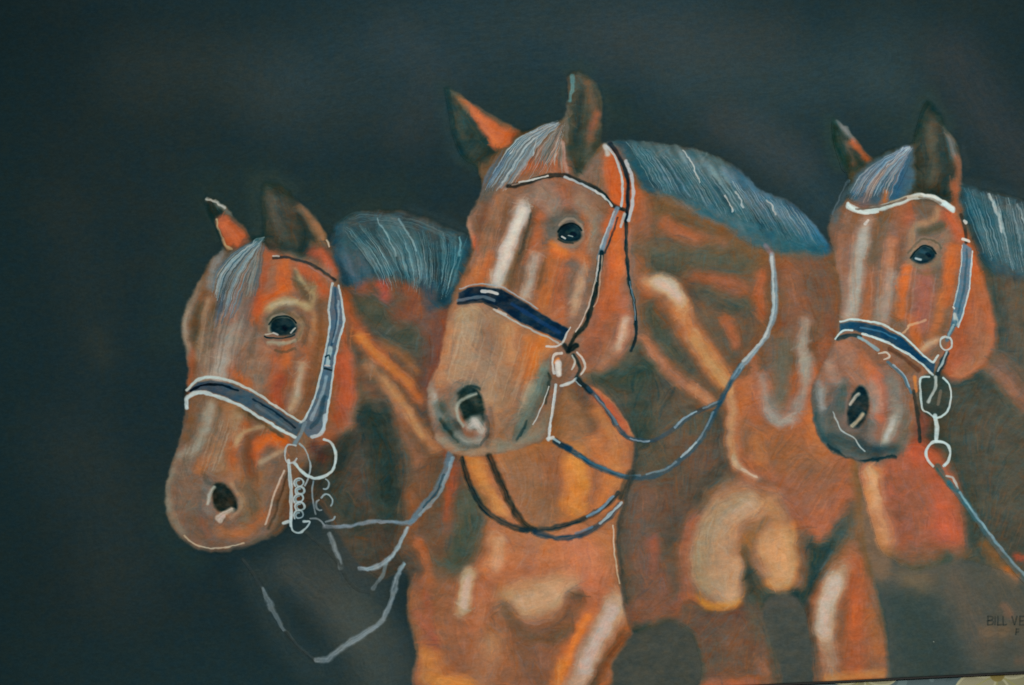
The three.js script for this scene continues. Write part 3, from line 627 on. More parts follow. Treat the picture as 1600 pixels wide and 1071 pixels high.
s('#4f4638', 34, 0.9, [1018, 478, 1030, 510, 1050, 545, 1080, 580]);
s('#9a6c50', 28, 0.85, [1005, 530, 1040, 575, 1075, 605, 1105, 625]);
s('#b58460', 18, 0.6, [1080, 605, 1100, 618, 1115, 632]);
s('#594a3c', 20, 0.7, [1060, 560, 1095, 595, 1125, 615]);
// shoulder
area('#9b6245', 18, 0.9, [1140, 610, 1200, 590, 1310, 590, 1345, 740, 1340, 830, 1280, 850, 1200, 780, 1150, 740]);
s('#a2653f', 90, 0.85, [1190, 700, 1230, 700, 1270, 720]);
s('#b07148', 50, 0.6, [1200, 690, 1230, 720]);
s('#8e5c42', 60, 0.75, [1250, 740, 1290, 730, 1320, 700]);
s('#a56345', 60, 0.8, [1250, 800, 1280, 810, 1310, 780]);
s('#b8744a', 40, 0.6, [1270, 650, 1275, 690, 1290, 720]);
s('#8f8073', 26, 0.9, [1190, 590, 1200, 635, 1215, 660, 1240, 650, 1256, 610, 1262, 560]);
s('#a3958a', 14, 0.7, [1198, 640, 1214, 660, 1238, 656]);
s('#6b6050', 34, 0.9, [1222, 560, 1222, 600, 1218, 632]);
s('#9c6a50', 26, 0.75, [1175, 560, 1180, 600, 1185, 640]);
s('#a56c48', 26, 0.8, [1165, 600, 1160, 650, 1155, 690]);
s('#b98c66', 20, 0.85, [1135, 600, 1145, 640, 1142, 690, 1150, 725]);
s('#7b5c44', 20, 0.7, [1165, 660, 1168, 700]);
s('#b39678', 12, 0.85, [1146, 715, 1160, 735, 1185, 750]);
s('#6a4d3a', 14, 0.8, [1185, 752, 1215, 760, 1245, 770]);
s('#6e5440', 10, 0.7, [1215, 772, 1235, 775, 1250, 766]);
// breast
area('#8f6f54', 12, 0.95, [1120, 780, 1160, 762, 1220, 775, 1245, 830, 1250, 880, 1246, 915, 1216, 924, 1186, 905, 1168, 890, 1164, 930, 1150, 945, 1120, 952, 1092, 936, 1076, 900, 1074, 850, 1095, 810]);
s('#a58a6c', 70, 0.9, [1150, 780, 1120, 810, 1100, 860]);
s('#a48a6c', 46, 0.9, [1175, 785, 1140, 805, 1118, 840, 1115, 900]);
s('#b0987c', 30, 0.8, [1165, 795, 1140, 808, 1128, 825]);
s('#b69a7c', 40, 0.8, [1120, 840, 1125, 890, 1130, 930]);
s('#9a8a6c', 30, 0.75, [1090, 860, 1090, 900, 1105, 920]);
s('#bd8e68', 26, 0.8, [1150, 860, 1150, 900, 1142, 940]);
s('#a87a52', 24, 0.75, [1140, 820, 1150, 850]);
s('#7f5f42', 40, 0.8, [1180, 825, 1165, 845, 1160, 860]);
s('#b58458', 40, 0.8, [1200, 790, 1220, 820, 1235, 850]);
s('#b88a60', 50, 0.95, [1200, 850, 1215, 880, 1225, 905]);
s('#c09468', 30, 0.75, [1200, 860, 1218, 885]);
s('#cc8850', 14, 0.8, [1240, 820, 1246, 860, 1244, 905]);
s('#c9803e', 15, 0.8, [1198, 912, 1216, 922, 1240, 916]);
s('#cc8236', 16, 0.8, [1090, 936, 1110, 948, 1140, 948, 1155, 940]);
s('#8c5740', 16, 0.6, [1070, 850, 1072, 900, 1085, 940]);
area('#4f4637', 7, 0.95, [1164, 852, 1172, 880, 1190, 908, 1216, 930, 1190, 960, 1170, 940, 1163, 905]);
// legs
area('#664a3b', 12, 0.95, [1080, 960, 1120, 962, 1165, 945, 1195, 960, 1208, 1010, 1218, 1085, 1104, 1085, 1096, 1040]);
s('#6c4f3e', 60, 0.7, [1130, 980, 1140, 1030, 1150, 1080]);
s('#55453a', 40, 0.7, [1110, 990, 1120, 1030]);
s('#50483b', 34, 0.7, [1175, 950, 1190, 990]);
s('#9a5e42', 26, 0.85, [1100, 1068, 1140, 1070, 1180, 1066]);
s('#8d6045', 26, 0.7, [1190, 1040, 1204, 1070]);
area('#3e4039', 14, 0.95, [1250, 830, 1285, 850, 1340, 800, 1330, 850, 1280, 905, 1262, 930, 1200, 935, 1216, 925, 1246, 915]);
s('#41423b', 40, 0.9, [1330, 800, 1290, 870, 1250, 930]);
s('#7b5a42', 40, 0.8, [1345, 800, 1320, 870, 1290, 910]);
area('#8f6146', 8, 0.95, [1265, 940, 1290, 905, 1330, 850, 1360, 880, 1376, 940, 1387, 1005, 1386, 1090, 1284, 1090, 1268, 1010]);
s('#a05d3e', 50, 0.9, [1335, 890, 1340, 960, 1335, 1060]);
s('#b0603a', 30, 0.7, [1340, 940, 1335, 990]);
s('#a6663e', 30, 0.7, [1365, 960, 1372, 1020]);
s('#a5876a', 40, 0.95, [1315, 890, 1295, 940, 1290, 1000]);
s('#b9a58c', 34, 0.95, [1306, 915, 1290, 950, 1285, 985]);
s('#a58a72', 34, 0.8, [1290, 990, 1298, 1040, 1300, 1080]);
s('#b67a46', 20, 0.8, [1290, 1062, 1330, 1058, 1380, 1054]);
s('#7d5a40', 30, 0.7, [1320, 860, 1300, 890]);
// mane
as(1, 'mane'); area('#37505a', 6, 1, [947, 222, 974, 219, 1058, 228, 1110, 240, 1155, 266, 1190, 298, 1237, 317, 1265, 342, 1294, 380, 1288, 397, 1263, 394, 1216, 393, 1175, 383, 1128, 350, 1088, 336, 1054, 310, 1014, 300, 990, 268]);
s('#343f48', 30, 0.7, [975, 225, 1000, 260, 1020, 295]);
s('#38566c', 26, 0.8, [1150, 266, 1190, 300, 1240, 330, 1290, 380]);
s('#33506a', 30, 0.7, [1240, 325, 1270, 360, 1290, 385]);
hair(['#58757f', '#6d8a92', '#5b707a', '#6a8290'], 46, 5, 0.8, [985, 222, 1005, 250, 1030, 290], [1070, 232, 1095, 280, 1130, 345], { jit: 8 });
hair(['#557886', '#6a8990', '#5a6f7c', '#7b9499'], 46, 5, 0.8, [1055, 228, 1085, 280, 1120, 340], [1130, 250, 1160, 310, 1190, 380], { jit: 8 });
hair(['#5a7d98', '#5f8294', '#46627a', '#4f7288'], 46, 4.6, 0.8, [1125, 250, 1155, 310, 1190, 380], [1210, 305, 1240, 350, 1270, 392], { jit: 8 });
hair(['#54809e', '#57809a', '#3d6280'], 26, 4, 0.8, [1195, 306, 1225, 345, 1270, 390], [1262, 340, 1275, 360, 1292, 384], { jit: 6 });
hair(['#39434d', '#414f5a', '#323c47'], 40, 4, 0.75, [985, 224, 1010, 270, 1030, 300], [1245, 325, 1262, 360, 1285, 390], { jit: 8 });
s('#30393f', 7, 0.75, [1020, 226, 1038, 262, 1062, 300]);
s('#3a4650', 6, 0.7, [1100, 262, 1118, 300, 1140, 335]);
s('#353f49', 7, 0.75, [1172, 322, 1188, 348, 1205, 378]);
s('#39434a', 6, 0.7, [1010, 228, 1018, 252, 1030, 280]);
hair(['#6b6a64', '#7b6656', '#58544e'], 16, 4, 0.55, [1000, 280, 1012, 300, 1030, 320], [1180, 375, 1210, 390, 1270, 396], { jit: 8 });
// ears
as(1, 'ear'); area('#2d312d', 7, 1, [741, 258, 720, 243, 706, 208, 700, 172, 695, 138, 712, 142, 733, 158, 762, 176, 790, 191, 812, 206, 787, 230, 762, 252]);
s('#3e3a31', 20, 0.7, [700, 145, 712, 175, 722, 215]);
area('#b2613f', 3.5, 1, [722, 157, 734, 160, 756, 180, 784, 196, 808, 208, 786, 231, 770, 231, 762, 214, 748, 192, 732, 174]);
s('#7c5640', 14, 0.9, [740, 160, 770, 184, 806, 208]);
s('#7b5a3e', 14, 0.8, [700, 140, 718, 150, 730, 166]);
s('#c06c48', 18, 0.7, [755, 198, 775, 222]);
s('#6e5540', 10, 0.7, [716, 152, 728, 170, 736, 180]);
as(1, 'ear'); area('#38372f', 7, 1, [888, 120, 903, 109, 920, 118, 934, 132, 942, 158, 940, 195, 942, 250, 930, 280, 890, 275, 880, 230, 882, 180, 887, 155]);
s('#5a4a3c', 18, 0.8, [918, 130, 926, 160, 930, 190]);
s('#7a5140', 16, 0.9, [932, 180, 926, 200, 922, 218]);
s('#55483a', 14, 0.7, [925, 210, 920, 230, 915, 250]);
s('#2c2e2a', 14, 0.8, [908, 140, 904, 180, 900, 220]);
s('#3c4a4a', 12, 0.6, [905, 115, 902, 140]);
s('#756b60', 10, 0.7, [886, 165, 884, 190, 886, 220]);
// head
area('#7f6250', 7, 0.95, [745, 300, 790, 250, 840, 210, 880, 220, 900, 275, 950, 225, 985, 300, 990, 400, 1000, 520, 985, 560, 950, 582, 905, 597, 880, 608, 858, 672, 845, 690, 800, 704, 745, 712, 705, 708, 682, 685, 670, 645, 670, 605, 690, 550, 705, 480, 738, 400, 731, 345]);
s('#8a5a44', 40, 0.8, [800, 265, 840, 250, 880, 262]);
s('#9c5c3e', 24, 0.7, [815, 262, 850, 258]);
s('#6a5445', 30, 0.8, [770, 300, 760, 330, 748, 360]);
s('#6e4a3a', 22, 0.7, [760, 320, 755, 350, 748, 380]);
s('#a5806a', 10, 0.9, [732, 340, 733, 358, 740, 376]);
s('#b6593c', 10, 0.8, [740, 372, 744, 388, 750, 398]);
s('#9c7258', 28, 0.85, [780, 310, 765, 360, 750, 420]);
s('#ad7452', 22, 0.8, [760, 400, 745, 430, 735, 445]);
s('#a86844', 22, 0.8, [765, 420, 752, 440]);
s('#8c5c48', 40, 0.8, [850, 290, 850, 320, 842, 350]);
s('#96604a', 50, 0.7, [880, 300, 890, 320, 910, 330]);
s('#84705e', 36, 0.75, [905, 320, 925, 340, 930, 370]);
s('#a2613f', 24, 0.8, [912, 340, 918, 370, 912, 400]);
s('#74665a', 34, 0.85, [866, 335, 858, 350, 850, 372]);
s('#a8623f', 34, 0.8, [845, 340, 838, 370, 830, 400]);
s('#756052', 26, 0.7, [830, 300, 824, 330, 826, 370]);
s('#b2a090', 34, 0.95, [818, 320, 805, 360, 790, 400, 776, 444]);
s('#d2c6b8', 24, 0.95, [818, 328, 806, 358, 792, 390, 780, 430]);
s('#ddd3c6', 14, 0.8, [812, 345, 798, 372]);
s('#7d664e', 16, 0.8, [812, 390, 798, 420, 790, 446]);
s('#9c8470', 22, 0.85, [836, 400, 828, 430, 820, 462]);
s('#a08c78', 18, 0.6, [834, 410, 828, 440, 818, 462]);
s('#b16a40', 44, 0.85, [865, 400, 858, 440, 850, 475]);
s('#a45e3e', 30, 0.7, [880, 420, 872, 460, 868, 490]);
s('#b06a42', 24, 0.8, [885, 395, 905, 400, 915, 410]);
s('#a98468', 18, 0.8, [912, 420, 902, 460, 896, 490]);
s('#b58f74', 16, 0.7, [908, 440, 900, 475]);
s('#a4603f', 26, 0.7, [880, 470, 878, 500]);
s('#a2785c', 10, 0.7, [866, 490, 878, 482]);
// cheek
s('#a95c3c', 46, 0.95, [965, 250, 975, 300, 960, 350]);
s('#c0623e', 30, 0.9, [955, 262, 958, 290, 962, 310]);
s('#a85c3c', 46, 0.95, [965, 360, 960, 410, 955, 470]);
s('#b8693e', 30, 0.8, [968, 390, 965, 430, 950, 480]);
s('#9c5a40', 50, 0.85, [945, 480, 935, 520, 930, 560]);
s('#a8664a', 34, 0.8, [970, 470, 975, 510, 965, 545]);
s('#b59078', 16, 0.8, [975, 505, 970, 530, 962, 545]);
s('#84644e', 40, 0.8, [950, 545, 930, 565, 915, 580]);
s('#56493b', 26, 0.85, [990, 540, 965, 575, 920, 592]);
s('#8b5a44', 24, 0.7, [920, 520, 915, 550]);
// muzzle
s('#9a7a60', 80, 0.9, [740, 500, 745, 560, 760, 610]);
s('#a98668', 50, 0.8, [720, 500, 712, 550, 705, 590]);
s('#a88a6c', 34, 0.7, [735, 490, 728, 530, 735, 570]);
s('#b07d58', 24, 0.7, [700, 510, 692, 560, 688, 600]);
s('#8d6a50', 34, 0.7, [755, 510, 760, 560, 772, 600]);
s('#7f6448', 12, 0.7, [742, 535, 736, 545]);
s('#aa7850', 50, 0.8, [800, 520, 800, 570, 790, 630]);
s('#9c7c5c', 34, 0.7, [775, 500, 782, 540, 785, 580]);
s('#b87444', 40, 0.85, [830, 530, 820, 570, 825, 600]);
s('#b16a3e', 26, 0.85, [850, 525, 835, 560, 830, 590]);
s('#bb7a48', 24, 0.7, [860, 540, 845, 560]);
s('#8d6a4c', 40, 0.8, [790, 620, 790, 660, 780, 690]);
s('#a57a56', 26, 0.7, [770, 600, 775, 640, 770, 670]);
s('#7b7a68', 30, 0.9, [848, 575, 830, 620, 812, 670]);
s('#6a6c60', 18, 0.85, [850, 580, 838, 615, 822, 650]);
s('#52544a', 12, 0.8, [855, 580, 856, 600, 850, 620]);
s('#7c6a52', 26, 0.8, [860, 640, 845, 665, 830, 685]);
s('#8a7c66', 30, 0.8, [845, 670, 810, 690, 770, 698]);
s('#4a473c', 10, 0.8, [808, 668, 800, 685], {});
s('#5c5546', 10, 0.6, [830, 660, 800, 690, 780, 696]);
s('#747064', 34, 0.9, [740, 610, 715, 620, 700, 660]);
s('#85705c', 22, 0.7, [690, 620, 696, 640]);
s('#55544e', 30, 0.85, [690, 640, 700, 665, 715, 690]);
s('#8a8880', 14, 0.9, [676, 610, 680, 640, 690, 655]);
s('#96806c', 14, 0.7, [674, 600, 672, 630, 678, 660]);
s('#7f786c', 20, 0.85, [684, 685, 700, 690, 720, 694]);
s('#9a8268', 20, 0.7, [684, 682, 710, 704, 750, 706]);
s('#8f7a62', 24, 0.8, [730, 702, 770, 704, 810, 698]);
// second horse: second sitting
s('#7a665a', 40, 0.6, [850, 295, 860, 330]); s('#8b7a6c', 24, 0.6, [842, 300, 832, 325]); s('#5d4c3e', 14, 0.75, [834, 330, 824, 380, 808, 412]);
s('#e0dbd2', 20, 0.85, [816, 330, 804, 360, 790, 395, 778, 438]); s('#a8968a', 20, 0.6, [838, 402, 828, 440, 820, 462]);
s('#5f4a3a', 12, 0.75, [808, 400, 798, 430, 795, 448]); s('#604a3a', 10, 0.7, [850, 410, 842, 450]);
s('#6b5c50', 30, 0.8, [848, 352, 862, 364, 866, 352]); s('#4f463e', 16, 0.75, [862, 345, 876, 336, 895, 334, 912, 345]);
s('#8a7c6a', 14, 0.7, [915, 335, 925, 360, 922, 390]); s('#c26a3c', 16, 0.75, [911, 342, 917, 356]); s('#c4683c', 20, 0.8, [866, 392, 882, 398]);
s('#7b6450', 22, 0.6, [790, 300, 770, 340, 755, 400]); s('#b06a48', 14, 0.6, [768, 395, 756, 425]);
s('#c46a40', 30, 0.8, [960, 350, 962, 390]); s('#b8623c', 26, 0.7, [962, 400, 955, 450, 945, 490]); s('#c6a48c', 16, 0.8, [978, 500, 973, 525, 964, 545]);
s('#6e4a3a', 30, 0.6, [930, 540, 925, 560]); s('#8a6a52', 30, 0.6, [955, 548, 940, 575]); s('#3f4038', 20, 0.7, [930, 592, 970, 578, 998, 545]);
s('#ad9174', 40, 0.7, [735, 495, 725, 540, 720, 585]); s('#a88e72', 50, 0.6, [760, 570, 765, 620]); s('#a58c6e', 14, 0.6, [720, 482, 716, 510]);
s('#b98a62', 30, 0.6, [795, 510, 800, 560]); s('#c0743e', 20, 0.7, [848, 528, 836, 560, 838, 585]); s('#8f9080', 16, 0.75, [850, 575, 838, 610, 824, 645]);
s('#5b5c52', 16, 0.8, [854, 600, 838, 640, 818, 675]); s('#a5977e', 20, 0.6, [832, 600, 818, 630]); s('#4c4a40', 8, 0.75, [822, 662, 806, 690]); s('#565044', 8, 0.6, [796, 660, 784, 680]);
s('#54554e', 14, 0.8, [716, 614, 732, 601, 752, 608]); s('#3f423c', 16, 0.8, [684, 632, 694, 652, 702, 668]); s('#4a4c46', 22, 0.8, [702, 665, 712, 684, 728, 694]); s('#5b4c40', 12, 0.7, [766, 640, 768, 670, 760, 695]);
s('#b0aba0', 10, 0.7, [680, 615, 684, 640, 694, 655]);
s('#c9b497', 26, 0.85, [1026, 438, 1046, 446, 1062, 468]); s('#584a3a', 30, 0.75, [1090, 450, 1130, 470, 1170, 478]); s('#463f36', 18, 0.65, [1110, 470, 1150, 485]);
s('#4b4436', 30, 0.75, [1015, 490, 1030, 520, 1055, 555]); s('#93897c', 22, 0.7, [1258, 505, 1254, 550, 1262, 595]); s('#8a7a6e', 36, 0.6, [1203, 636, 1220, 655, 1244, 635]);
s('#655a4c', 34, 0.7, [1225, 540, 1222, 590, 1220, 620]); s('#5e4a3c', 40, 0.5, [1270, 430, 1290, 480]); s('#4e4639', 50, 0.6, [1020, 415, 1080, 410, 1150, 410]);
s('#9a8468', 70, 0.7, [1150, 790, 1115, 830, 1105, 880]); s('#a58c6e', 50, 0.75, [1130, 850, 1125, 905]); s('#c09a78', 30, 0.75, [1148, 880, 1145, 930]); s('#b39a7e', 34, 0.7, [1172, 790, 1146, 806, 1130, 820]);
s('#bd9068', 60, 0.9, [1205, 845, 1215, 880, 1222, 900]); s('#c99a6c', 40, 0.7, [1225, 840, 1232, 880]); s('#94714c', 26, 0.7, [1186, 815, 1176, 835, 1168, 850]);
s('#3b4038', 30, 0.8, [1275, 870, 1262, 900, 1250, 930]); s('#c3b19a', 34, 0.8, [1308, 905, 1292, 945, 1286, 985]);
s('#86705f', 50, 0.55, [850, 290, 865, 320]); s('#84705c', 34, 0.5, [905, 310, 925, 340]); s('#93806a', 70, 0.55, [745, 500, 750, 560, 770, 610]); s('#8c7a64', 50, 0.5, [800, 600, 790, 660]);
s('#62655a', 26, 0.7, [848, 585, 832, 630, 812, 675]); s('#7d6f5c', 24, 0.6, [860, 650, 830, 685, 780, 698]); s('#4e5149', 22, 0.7, [684, 635, 698, 668, 720, 692]); s('#80705e', 26, 0.5, [715, 600, 735, 590]);
s('#5c483c', 60, 0.5, [1000, 760, 1000, 850, 1010, 930]); s('#6b4e40', 40, 0.5, [1040, 880, 1060, 940]); s('#9a8468', 60, 0.5, [1110, 830, 1105, 890]);
s('#8f5c44', 60, 0.6, [1255, 770, 1275, 810, 1300, 790]); s('#94624a', 44, 0.55, [1225, 760, 1245, 800]); s('#7a543f', 40, 0.6, [1080, 800, 1070, 850, 1066, 900]); s('#9c5a44', 18, 0.6, [1086, 812, 1074, 840]);
s('#6e4c3c', 60, 0.5, [1010, 880, 1030, 940, 1060, 965]); s('#5f463a', 50, 0.5, [1060, 690, 1100, 720]);
s('#7d5a42', 90, 0.8, [1185, 690, 1230, 715, 1285, 730]); s('#85604a', 60, 0.6, [1250, 790, 1290, 780]); s('#b07548', 26, 0.5, [1180, 690, 1190, 720]); s('#7a5a44', 50, 0.5, [1235, 440, 1250, 500]);
s('#8f5a3e', 40, 0.5, [955, 440, 950, 490, 945, 530]); s('#4e4a3e', 50, 0.5, [1040, 400, 1090, 402, 1150, 405]); s('#9c7856', 30, 0.5, [1085, 525, 1112, 565, 1135, 600]); s('#8f7c6c', 40, 0.5, [850, 300, 862, 325]);
s('#7a5444', 70, 0.55, [1010, 780, 1005, 860, 1020, 930]); s('#94664c', 30, 0.6, [1086, 815, 1070, 870, 1078, 932]); s('#9a6e50', 30, 0.6, [1118, 776, 1160, 760, 1212, 770]); s('#a06c4c', 24, 0.6, [1252, 825, 1257, 880, 1250, 915]);
s('#b88e6c', 50, 0.6, [1175, 800, 1140, 830, 1130, 890]); s('#c8986e', 40, 0.5, [1210, 850, 1222, 895]); s('#8a5e48', 40, 0.5, [1270, 760, 1300, 740, 1320, 700]);
soften(mask2, 3);
brushwork(mask2, 6500, horse2, 26, 6, 0.5);
brushwork(mask2, 6500, horse2, 15, 3.6, 0.5);
// accents of the second horse
s('#33505b', 46, 0.6, [985, 250, 1040, 268, 1100, 295, 1160, 335, 1220, 365, 1270, 385]); s('#3a5c72', 22, 0.5, [1160, 280, 1220, 322, 1280, 376]);
hair(['#6f8c96', '#8aa2a8', '#24343c', '#31464f', '#4a6874'], 160, 1.8, 0.85, [975, 222, 1000, 255, 1020, 295], [1248, 325, 1268, 358, 1288, 390], { jit: 10 });
hair(['#24343c', '#2b3d46'], 24, 3, 0.7, [990, 224, 1012, 262, 1035, 300], [1200, 306, 1226, 345, 1255, 388], { jit: 8 });
hair(['#6e5240', '#a98468', '#8a6a54', '#b89474', '#6a5a4c'], 18, 4.5, 0.35, [765, 310, 750, 370, 735, 440], [900, 400, 885, 440, 870, 490]);
hair(['#8a6c52', '#b39a7c', '#c0a68a', '#7c6650'], 18, 4.5, 0.35, [718, 485, 705, 540, 690, 590], [850, 540, 835, 590, 815, 650]);
hair(['#6d8793', '#7f96a2', '#3a4652', '#6a88a0'], 40, 2.8, 0.7, [985, 224, 1010, 260, 1030, 295], [1240, 322, 1262, 355, 1285, 388], { jit: 8 });
s('#20404b', 60, 0.42, [985, 250, 1040, 268, 1100, 295, 1160, 335, 1220, 365, 1270, 385]);
s('#d9d3c8', 14, 0.8, [814, 335, 804, 358, 792, 388]); s('#54463a', 8, 0.65, [830, 335, 822, 370, 812, 395]); s('#3c382f', 8, 0.7, [858, 582, 858, 605, 852, 630]); s('#3b3a33', 7, 0.7, [824, 660, 808, 688]);
s('#453d34', 6, 0.7, [866, 356, 876, 344, 892, 340, 908, 346]); s('#33352f', 10, 0.75, [690, 655, 700, 672, 716, 690]); s('#33352f', 9, 0.7, [716, 615, 734, 603, 750, 608]);
as(1, 'nostril'); area('#2f332d', 4, 1, [720, 612, 735, 604, 750, 614, 757, 635, 758, 660, 750, 672, 735, 668, 722, 650, 716, 630], { wob: 0.6 });
s('#373a36', 14, 0.8, [712, 660, 724, 688, 746, 696]);
s('#8d9084', 9, 0.95, [744, 616, 728, 622, 714, 634, 715, 652, 724, 666], { f: 0.95, wob: 0.5 });
s('#2a2e29', 14, 0.85, [735, 634, 740, 648, 730, 652], { wob: 0.5 });
s('#aaa398', 24, 0.95, [736, 664, 744, 660, 752, 672], { wob: 0.5 });
s('#c0b8ac', 14, 0.85, [740, 656, 746, 666], { wob: 0.5 });
s('#8e8a80', 18, 0.85, [716, 680, 730, 690, 752, 688], { wob: 0.5 });
s('#4a4640', 7, 0.8, [760, 650, 762, 680, 752, 694]);
s('#a5b3b6', 4, 0.75, [1066, 236, 1082, 258, 1094, 285]);
s('#b0babb', 4, 0.7, [1132, 305, 1145, 330]);
s('#a8b4b8', 4, 0.7, [1150, 300, 1162, 325]);
s('#a0adb2', 4, 0.7, [1198, 312, 1212, 335]);
s('#4c7377', 10, 0.9, [893, 118, 895, 135, 890, 156]);
s('#c3a58a', 7, 0.7, [1160, 735, 1182, 746]);
// eye
s('#5a5048', 38, 0.75, [866, 352, 884, 346, 906, 352]);
s('#8e7c6a', 8, 0.8, [875, 352, 884, 343, 897, 343, 906, 350, 911, 362], { f: 0.9, wob: 0.4 });
s('#846c58', 10, 0.75, [868, 376, 878, 383, 892, 385, 906, 378, 911, 366], { f: 0.9, wob: 0.4 });
as(1, 'eye'); area('#24282a', 3, 1, [872, 368, 874, 357, 882, 351, 896, 350, 906, 357, 909, 368, 902, 377, 888, 379, 876, 376], { wob: 0.3 });
s('#3b403b', 9, 0.7, [886, 362, 896, 360], { wob: 0.3 });
s('#10171a', 11, 0.8, [894, 366, 898, 367], { wob: 0.3 });
s('#d8d4cc', 5, 0.95, [878, 370, 883, 373], { f: 0.9, wob: 0.2 });
s('#b5b2a8', 3, 0.8, [888, 368, 895, 370], { f: 0.9, wob: 0.2 });
s('#c07442', 14, 0.7, [862, 380, 872, 388, 884, 394]);
s('#6f6052', 6, 0.7, [868, 352, 880, 340, 898, 338, 911, 348]); s('#171817', 4.5, 0.85, [872, 362, 878, 354, 888, 350, 900, 351, 909, 360], { wob: 0.4 }); s('#2a2622', 4, 0.7, [872, 374, 880, 379, 896, 380], { wob: 0.4 });
// forelock
as(1, 'forelock'); s('#565650', 36, 0.85, [860, 200, 820, 230, 790, 270]);
s('#4a4c4c', 30, 0.7, [800, 240, 775, 275, 760, 305]);
hair(['#8b99a2', '#6f7d87', '#a8b3b8', '#4e5a64', '#5d6670'], 44, 3.6, 0.8, [868, 190, 815, 215, 785, 250, 755, 300], [876, 192, 840, 225, 815, 265, 790, 296], { jit: 6, short: 0.25 });
hair(['#847c72', '#6a665f', '#9c958c', '#57524a'], 26, 3.6, 0.7, [868, 195, 845, 225, 835, 262], [884, 200, 880, 235, 884, 272], { jit: 5 });
hair(['#5c6c80', '#47586a'], 12, 4, 0.6, [780, 240, 762, 265, 750, 300], [800, 235, 780, 270, 765, 300], { jit: 6 });
s('#c5cbcb', 3, 0.8, [842, 202, 815, 218, 798, 240], { f: 0.9 });
s('#b8c0c4', 3, 0.75, [840, 215, 836, 230, 832, 242], { f: 0.9 });
s('#a08c82', 10, 0.6, [880, 225, 882, 250, 886, 270]);
hair(['#353a40', '#9aa6ae', '#5c666e', '#7b6f64'], 60, 1.6, 0.75, [868, 190, 812, 216, 780, 254, 752, 304], [882, 196, 874, 226, 862, 252, 850, 274], { jit: 6, short: 0.3 });
clip = null;
veil = 0;
s('#223036', 36, 0.9, [690, 138, 696, 175, 702, 210, 716, 244]); s('#232f33', 22, 0.65, [690, 132, 712, 138]); s('#22302f', 18, 0.55, [722, 250, 742, 262]);
s('#223034', 32, 0.9, [886, 104, 905, 100, 925, 110]); s('#232f30', 18, 0.6, [944, 135, 952, 165, 948, 200]); s('#22302f', 12, 0.5, [880, 130, 880, 160]);
veil = 1;
s('#3f3c32', 22, 0.6, [925, 1075, 952, 1025, 990, 988, 1045, 976, 1080, 995, 1098, 1060]);
s('#403e35', 22, 0.55, [1196, 945, 1206, 1000, 1214, 1070]); s('#41403a', 18, 0.5, [1262, 945, 1270, 1000, 1280, 1070]); s('#4a4036', 30, 0.5, [1200, 945, 1240, 940]);
s('#41403a', 16, 0.5, [1382, 930, 1392, 1000, 1390, 1060]);
// bridle of the second horse
const B2 = { k: 1.02, f: 0.65, wob: 0.45, br: 0.15, bump: 0.8 };
as(1, 'browband'); s('#342c28', 10, 0.95, [793, 291, 816, 288, 834, 282, 857, 275, 880, 274, 900, 281, 926, 293, 944, 305, 955, 319, 974, 328], B2);
s('#c6c8c2', 4, 0.95, [812, 285, 824, 283, 842, 279, 856, 275], B2);
s('#9c8a7c', 3, 0.7, [800, 289, 812, 287], B2);
s('#a9b1b8', 5, 0.95, [882, 277, 900, 284, 926, 297, 944, 308], B2);
s('#d0d2d0', 4, 0.9, [930, 299, 944, 309, 956, 322], B2);
s('#b1aea6', 12, 0.9, [946, 228, 950, 242], { f: 0.9, wob: 0.5 });
as(1, 'headpiece'); s('#26262c', 9, 0.95, [953, 224, 967, 245, 980, 275, 981, 316, 978, 345], B2);
s('#a8b4bc', 5, 0.95, [948, 228, 961, 246, 971, 275, 973, 304, 970, 322], B2);
s('#a7adb8', 7, 0.95, [978, 252, 986, 272, 990, 298, 987, 325, 982, 345], B2);
as(1, 'cheek_strap'); s('#777f8a', 10, 0.95, [964, 326, 953, 356, 941, 388, 936, 404], B2);
s('#a9aeb4', 3, 0.8, [960, 330, 949, 358, 938, 388], B2);
s('#363032', 4, 0.8, [966, 340, 957, 366, 945, 395], B2);
s('#a8a8a6', 6, 0.8, [976, 335, 970, 355], B2);
as(1, 'cheek_strap'); s('#2d2722', 10, 0.95, [940, 395, 933, 436, 927, 470, 915, 507, 898, 526, 888, 550], B2);
s('#c0a794', 3.2, 0.9, [936, 400, 931, 436, 922, 470, 911, 500, 900, 518], B2);
s('#a98d78', 3, 0.8, [941, 400, 938, 430, 934, 468, 928, 480], B2);
s('#a2a4a4', 3, 0.7, [935, 410, 932, 440], B2);
as(1, 'throat_strap'); s('#2c2a29', 7, 0.95, [978, 348, 979, 397, 983, 440, 992, 480, 994, 525, 986, 548], B2);
s('#7b8087', 3, 0.7, [984, 440, 991, 475, 993, 500], B2);
as(1, 'noseband'); area('#272d38', 2, 1, [716, 458, 730, 450, 746, 447, 783, 452, 814, 469, 851, 494, 890, 515, 880, 534, 845, 519, 814, 504, 777, 480, 752, 470, 716, 474], { wob: 0.4, sharp: true });
s('#333f58', 9, 0.75, [800, 475, 840, 500, 874, 520], B2);
s('#6b7078', 7, 0.8, [716, 470, 735, 466, 756, 464, 772, 470], B2);
s('#2a2c33', 6, 0.8, [716, 475, 752, 472, 776, 482], B2);
s('#8d9095', 3, 0.85, [718, 452, 746, 444, 783, 449, 814, 466, 840, 483], B2);
s('#dcdedc', 6, 1, [753, 455, 766, 456, 777, 460], B2);
s('#a09a92', 4, 0.9, [776, 487, 800, 500, 826, 514, 850, 525, 872, 536], B2);
s('#b5aea4', 5, 0.7, [772, 484, 790, 492], B2);
s('#b5b0a8', 3.5, 0.9, [891, 512, 884, 526, 878, 538], B2);
s('#c6c0b8', 4, 0.95, [854, 541, 866, 542, 876, 538], B2);
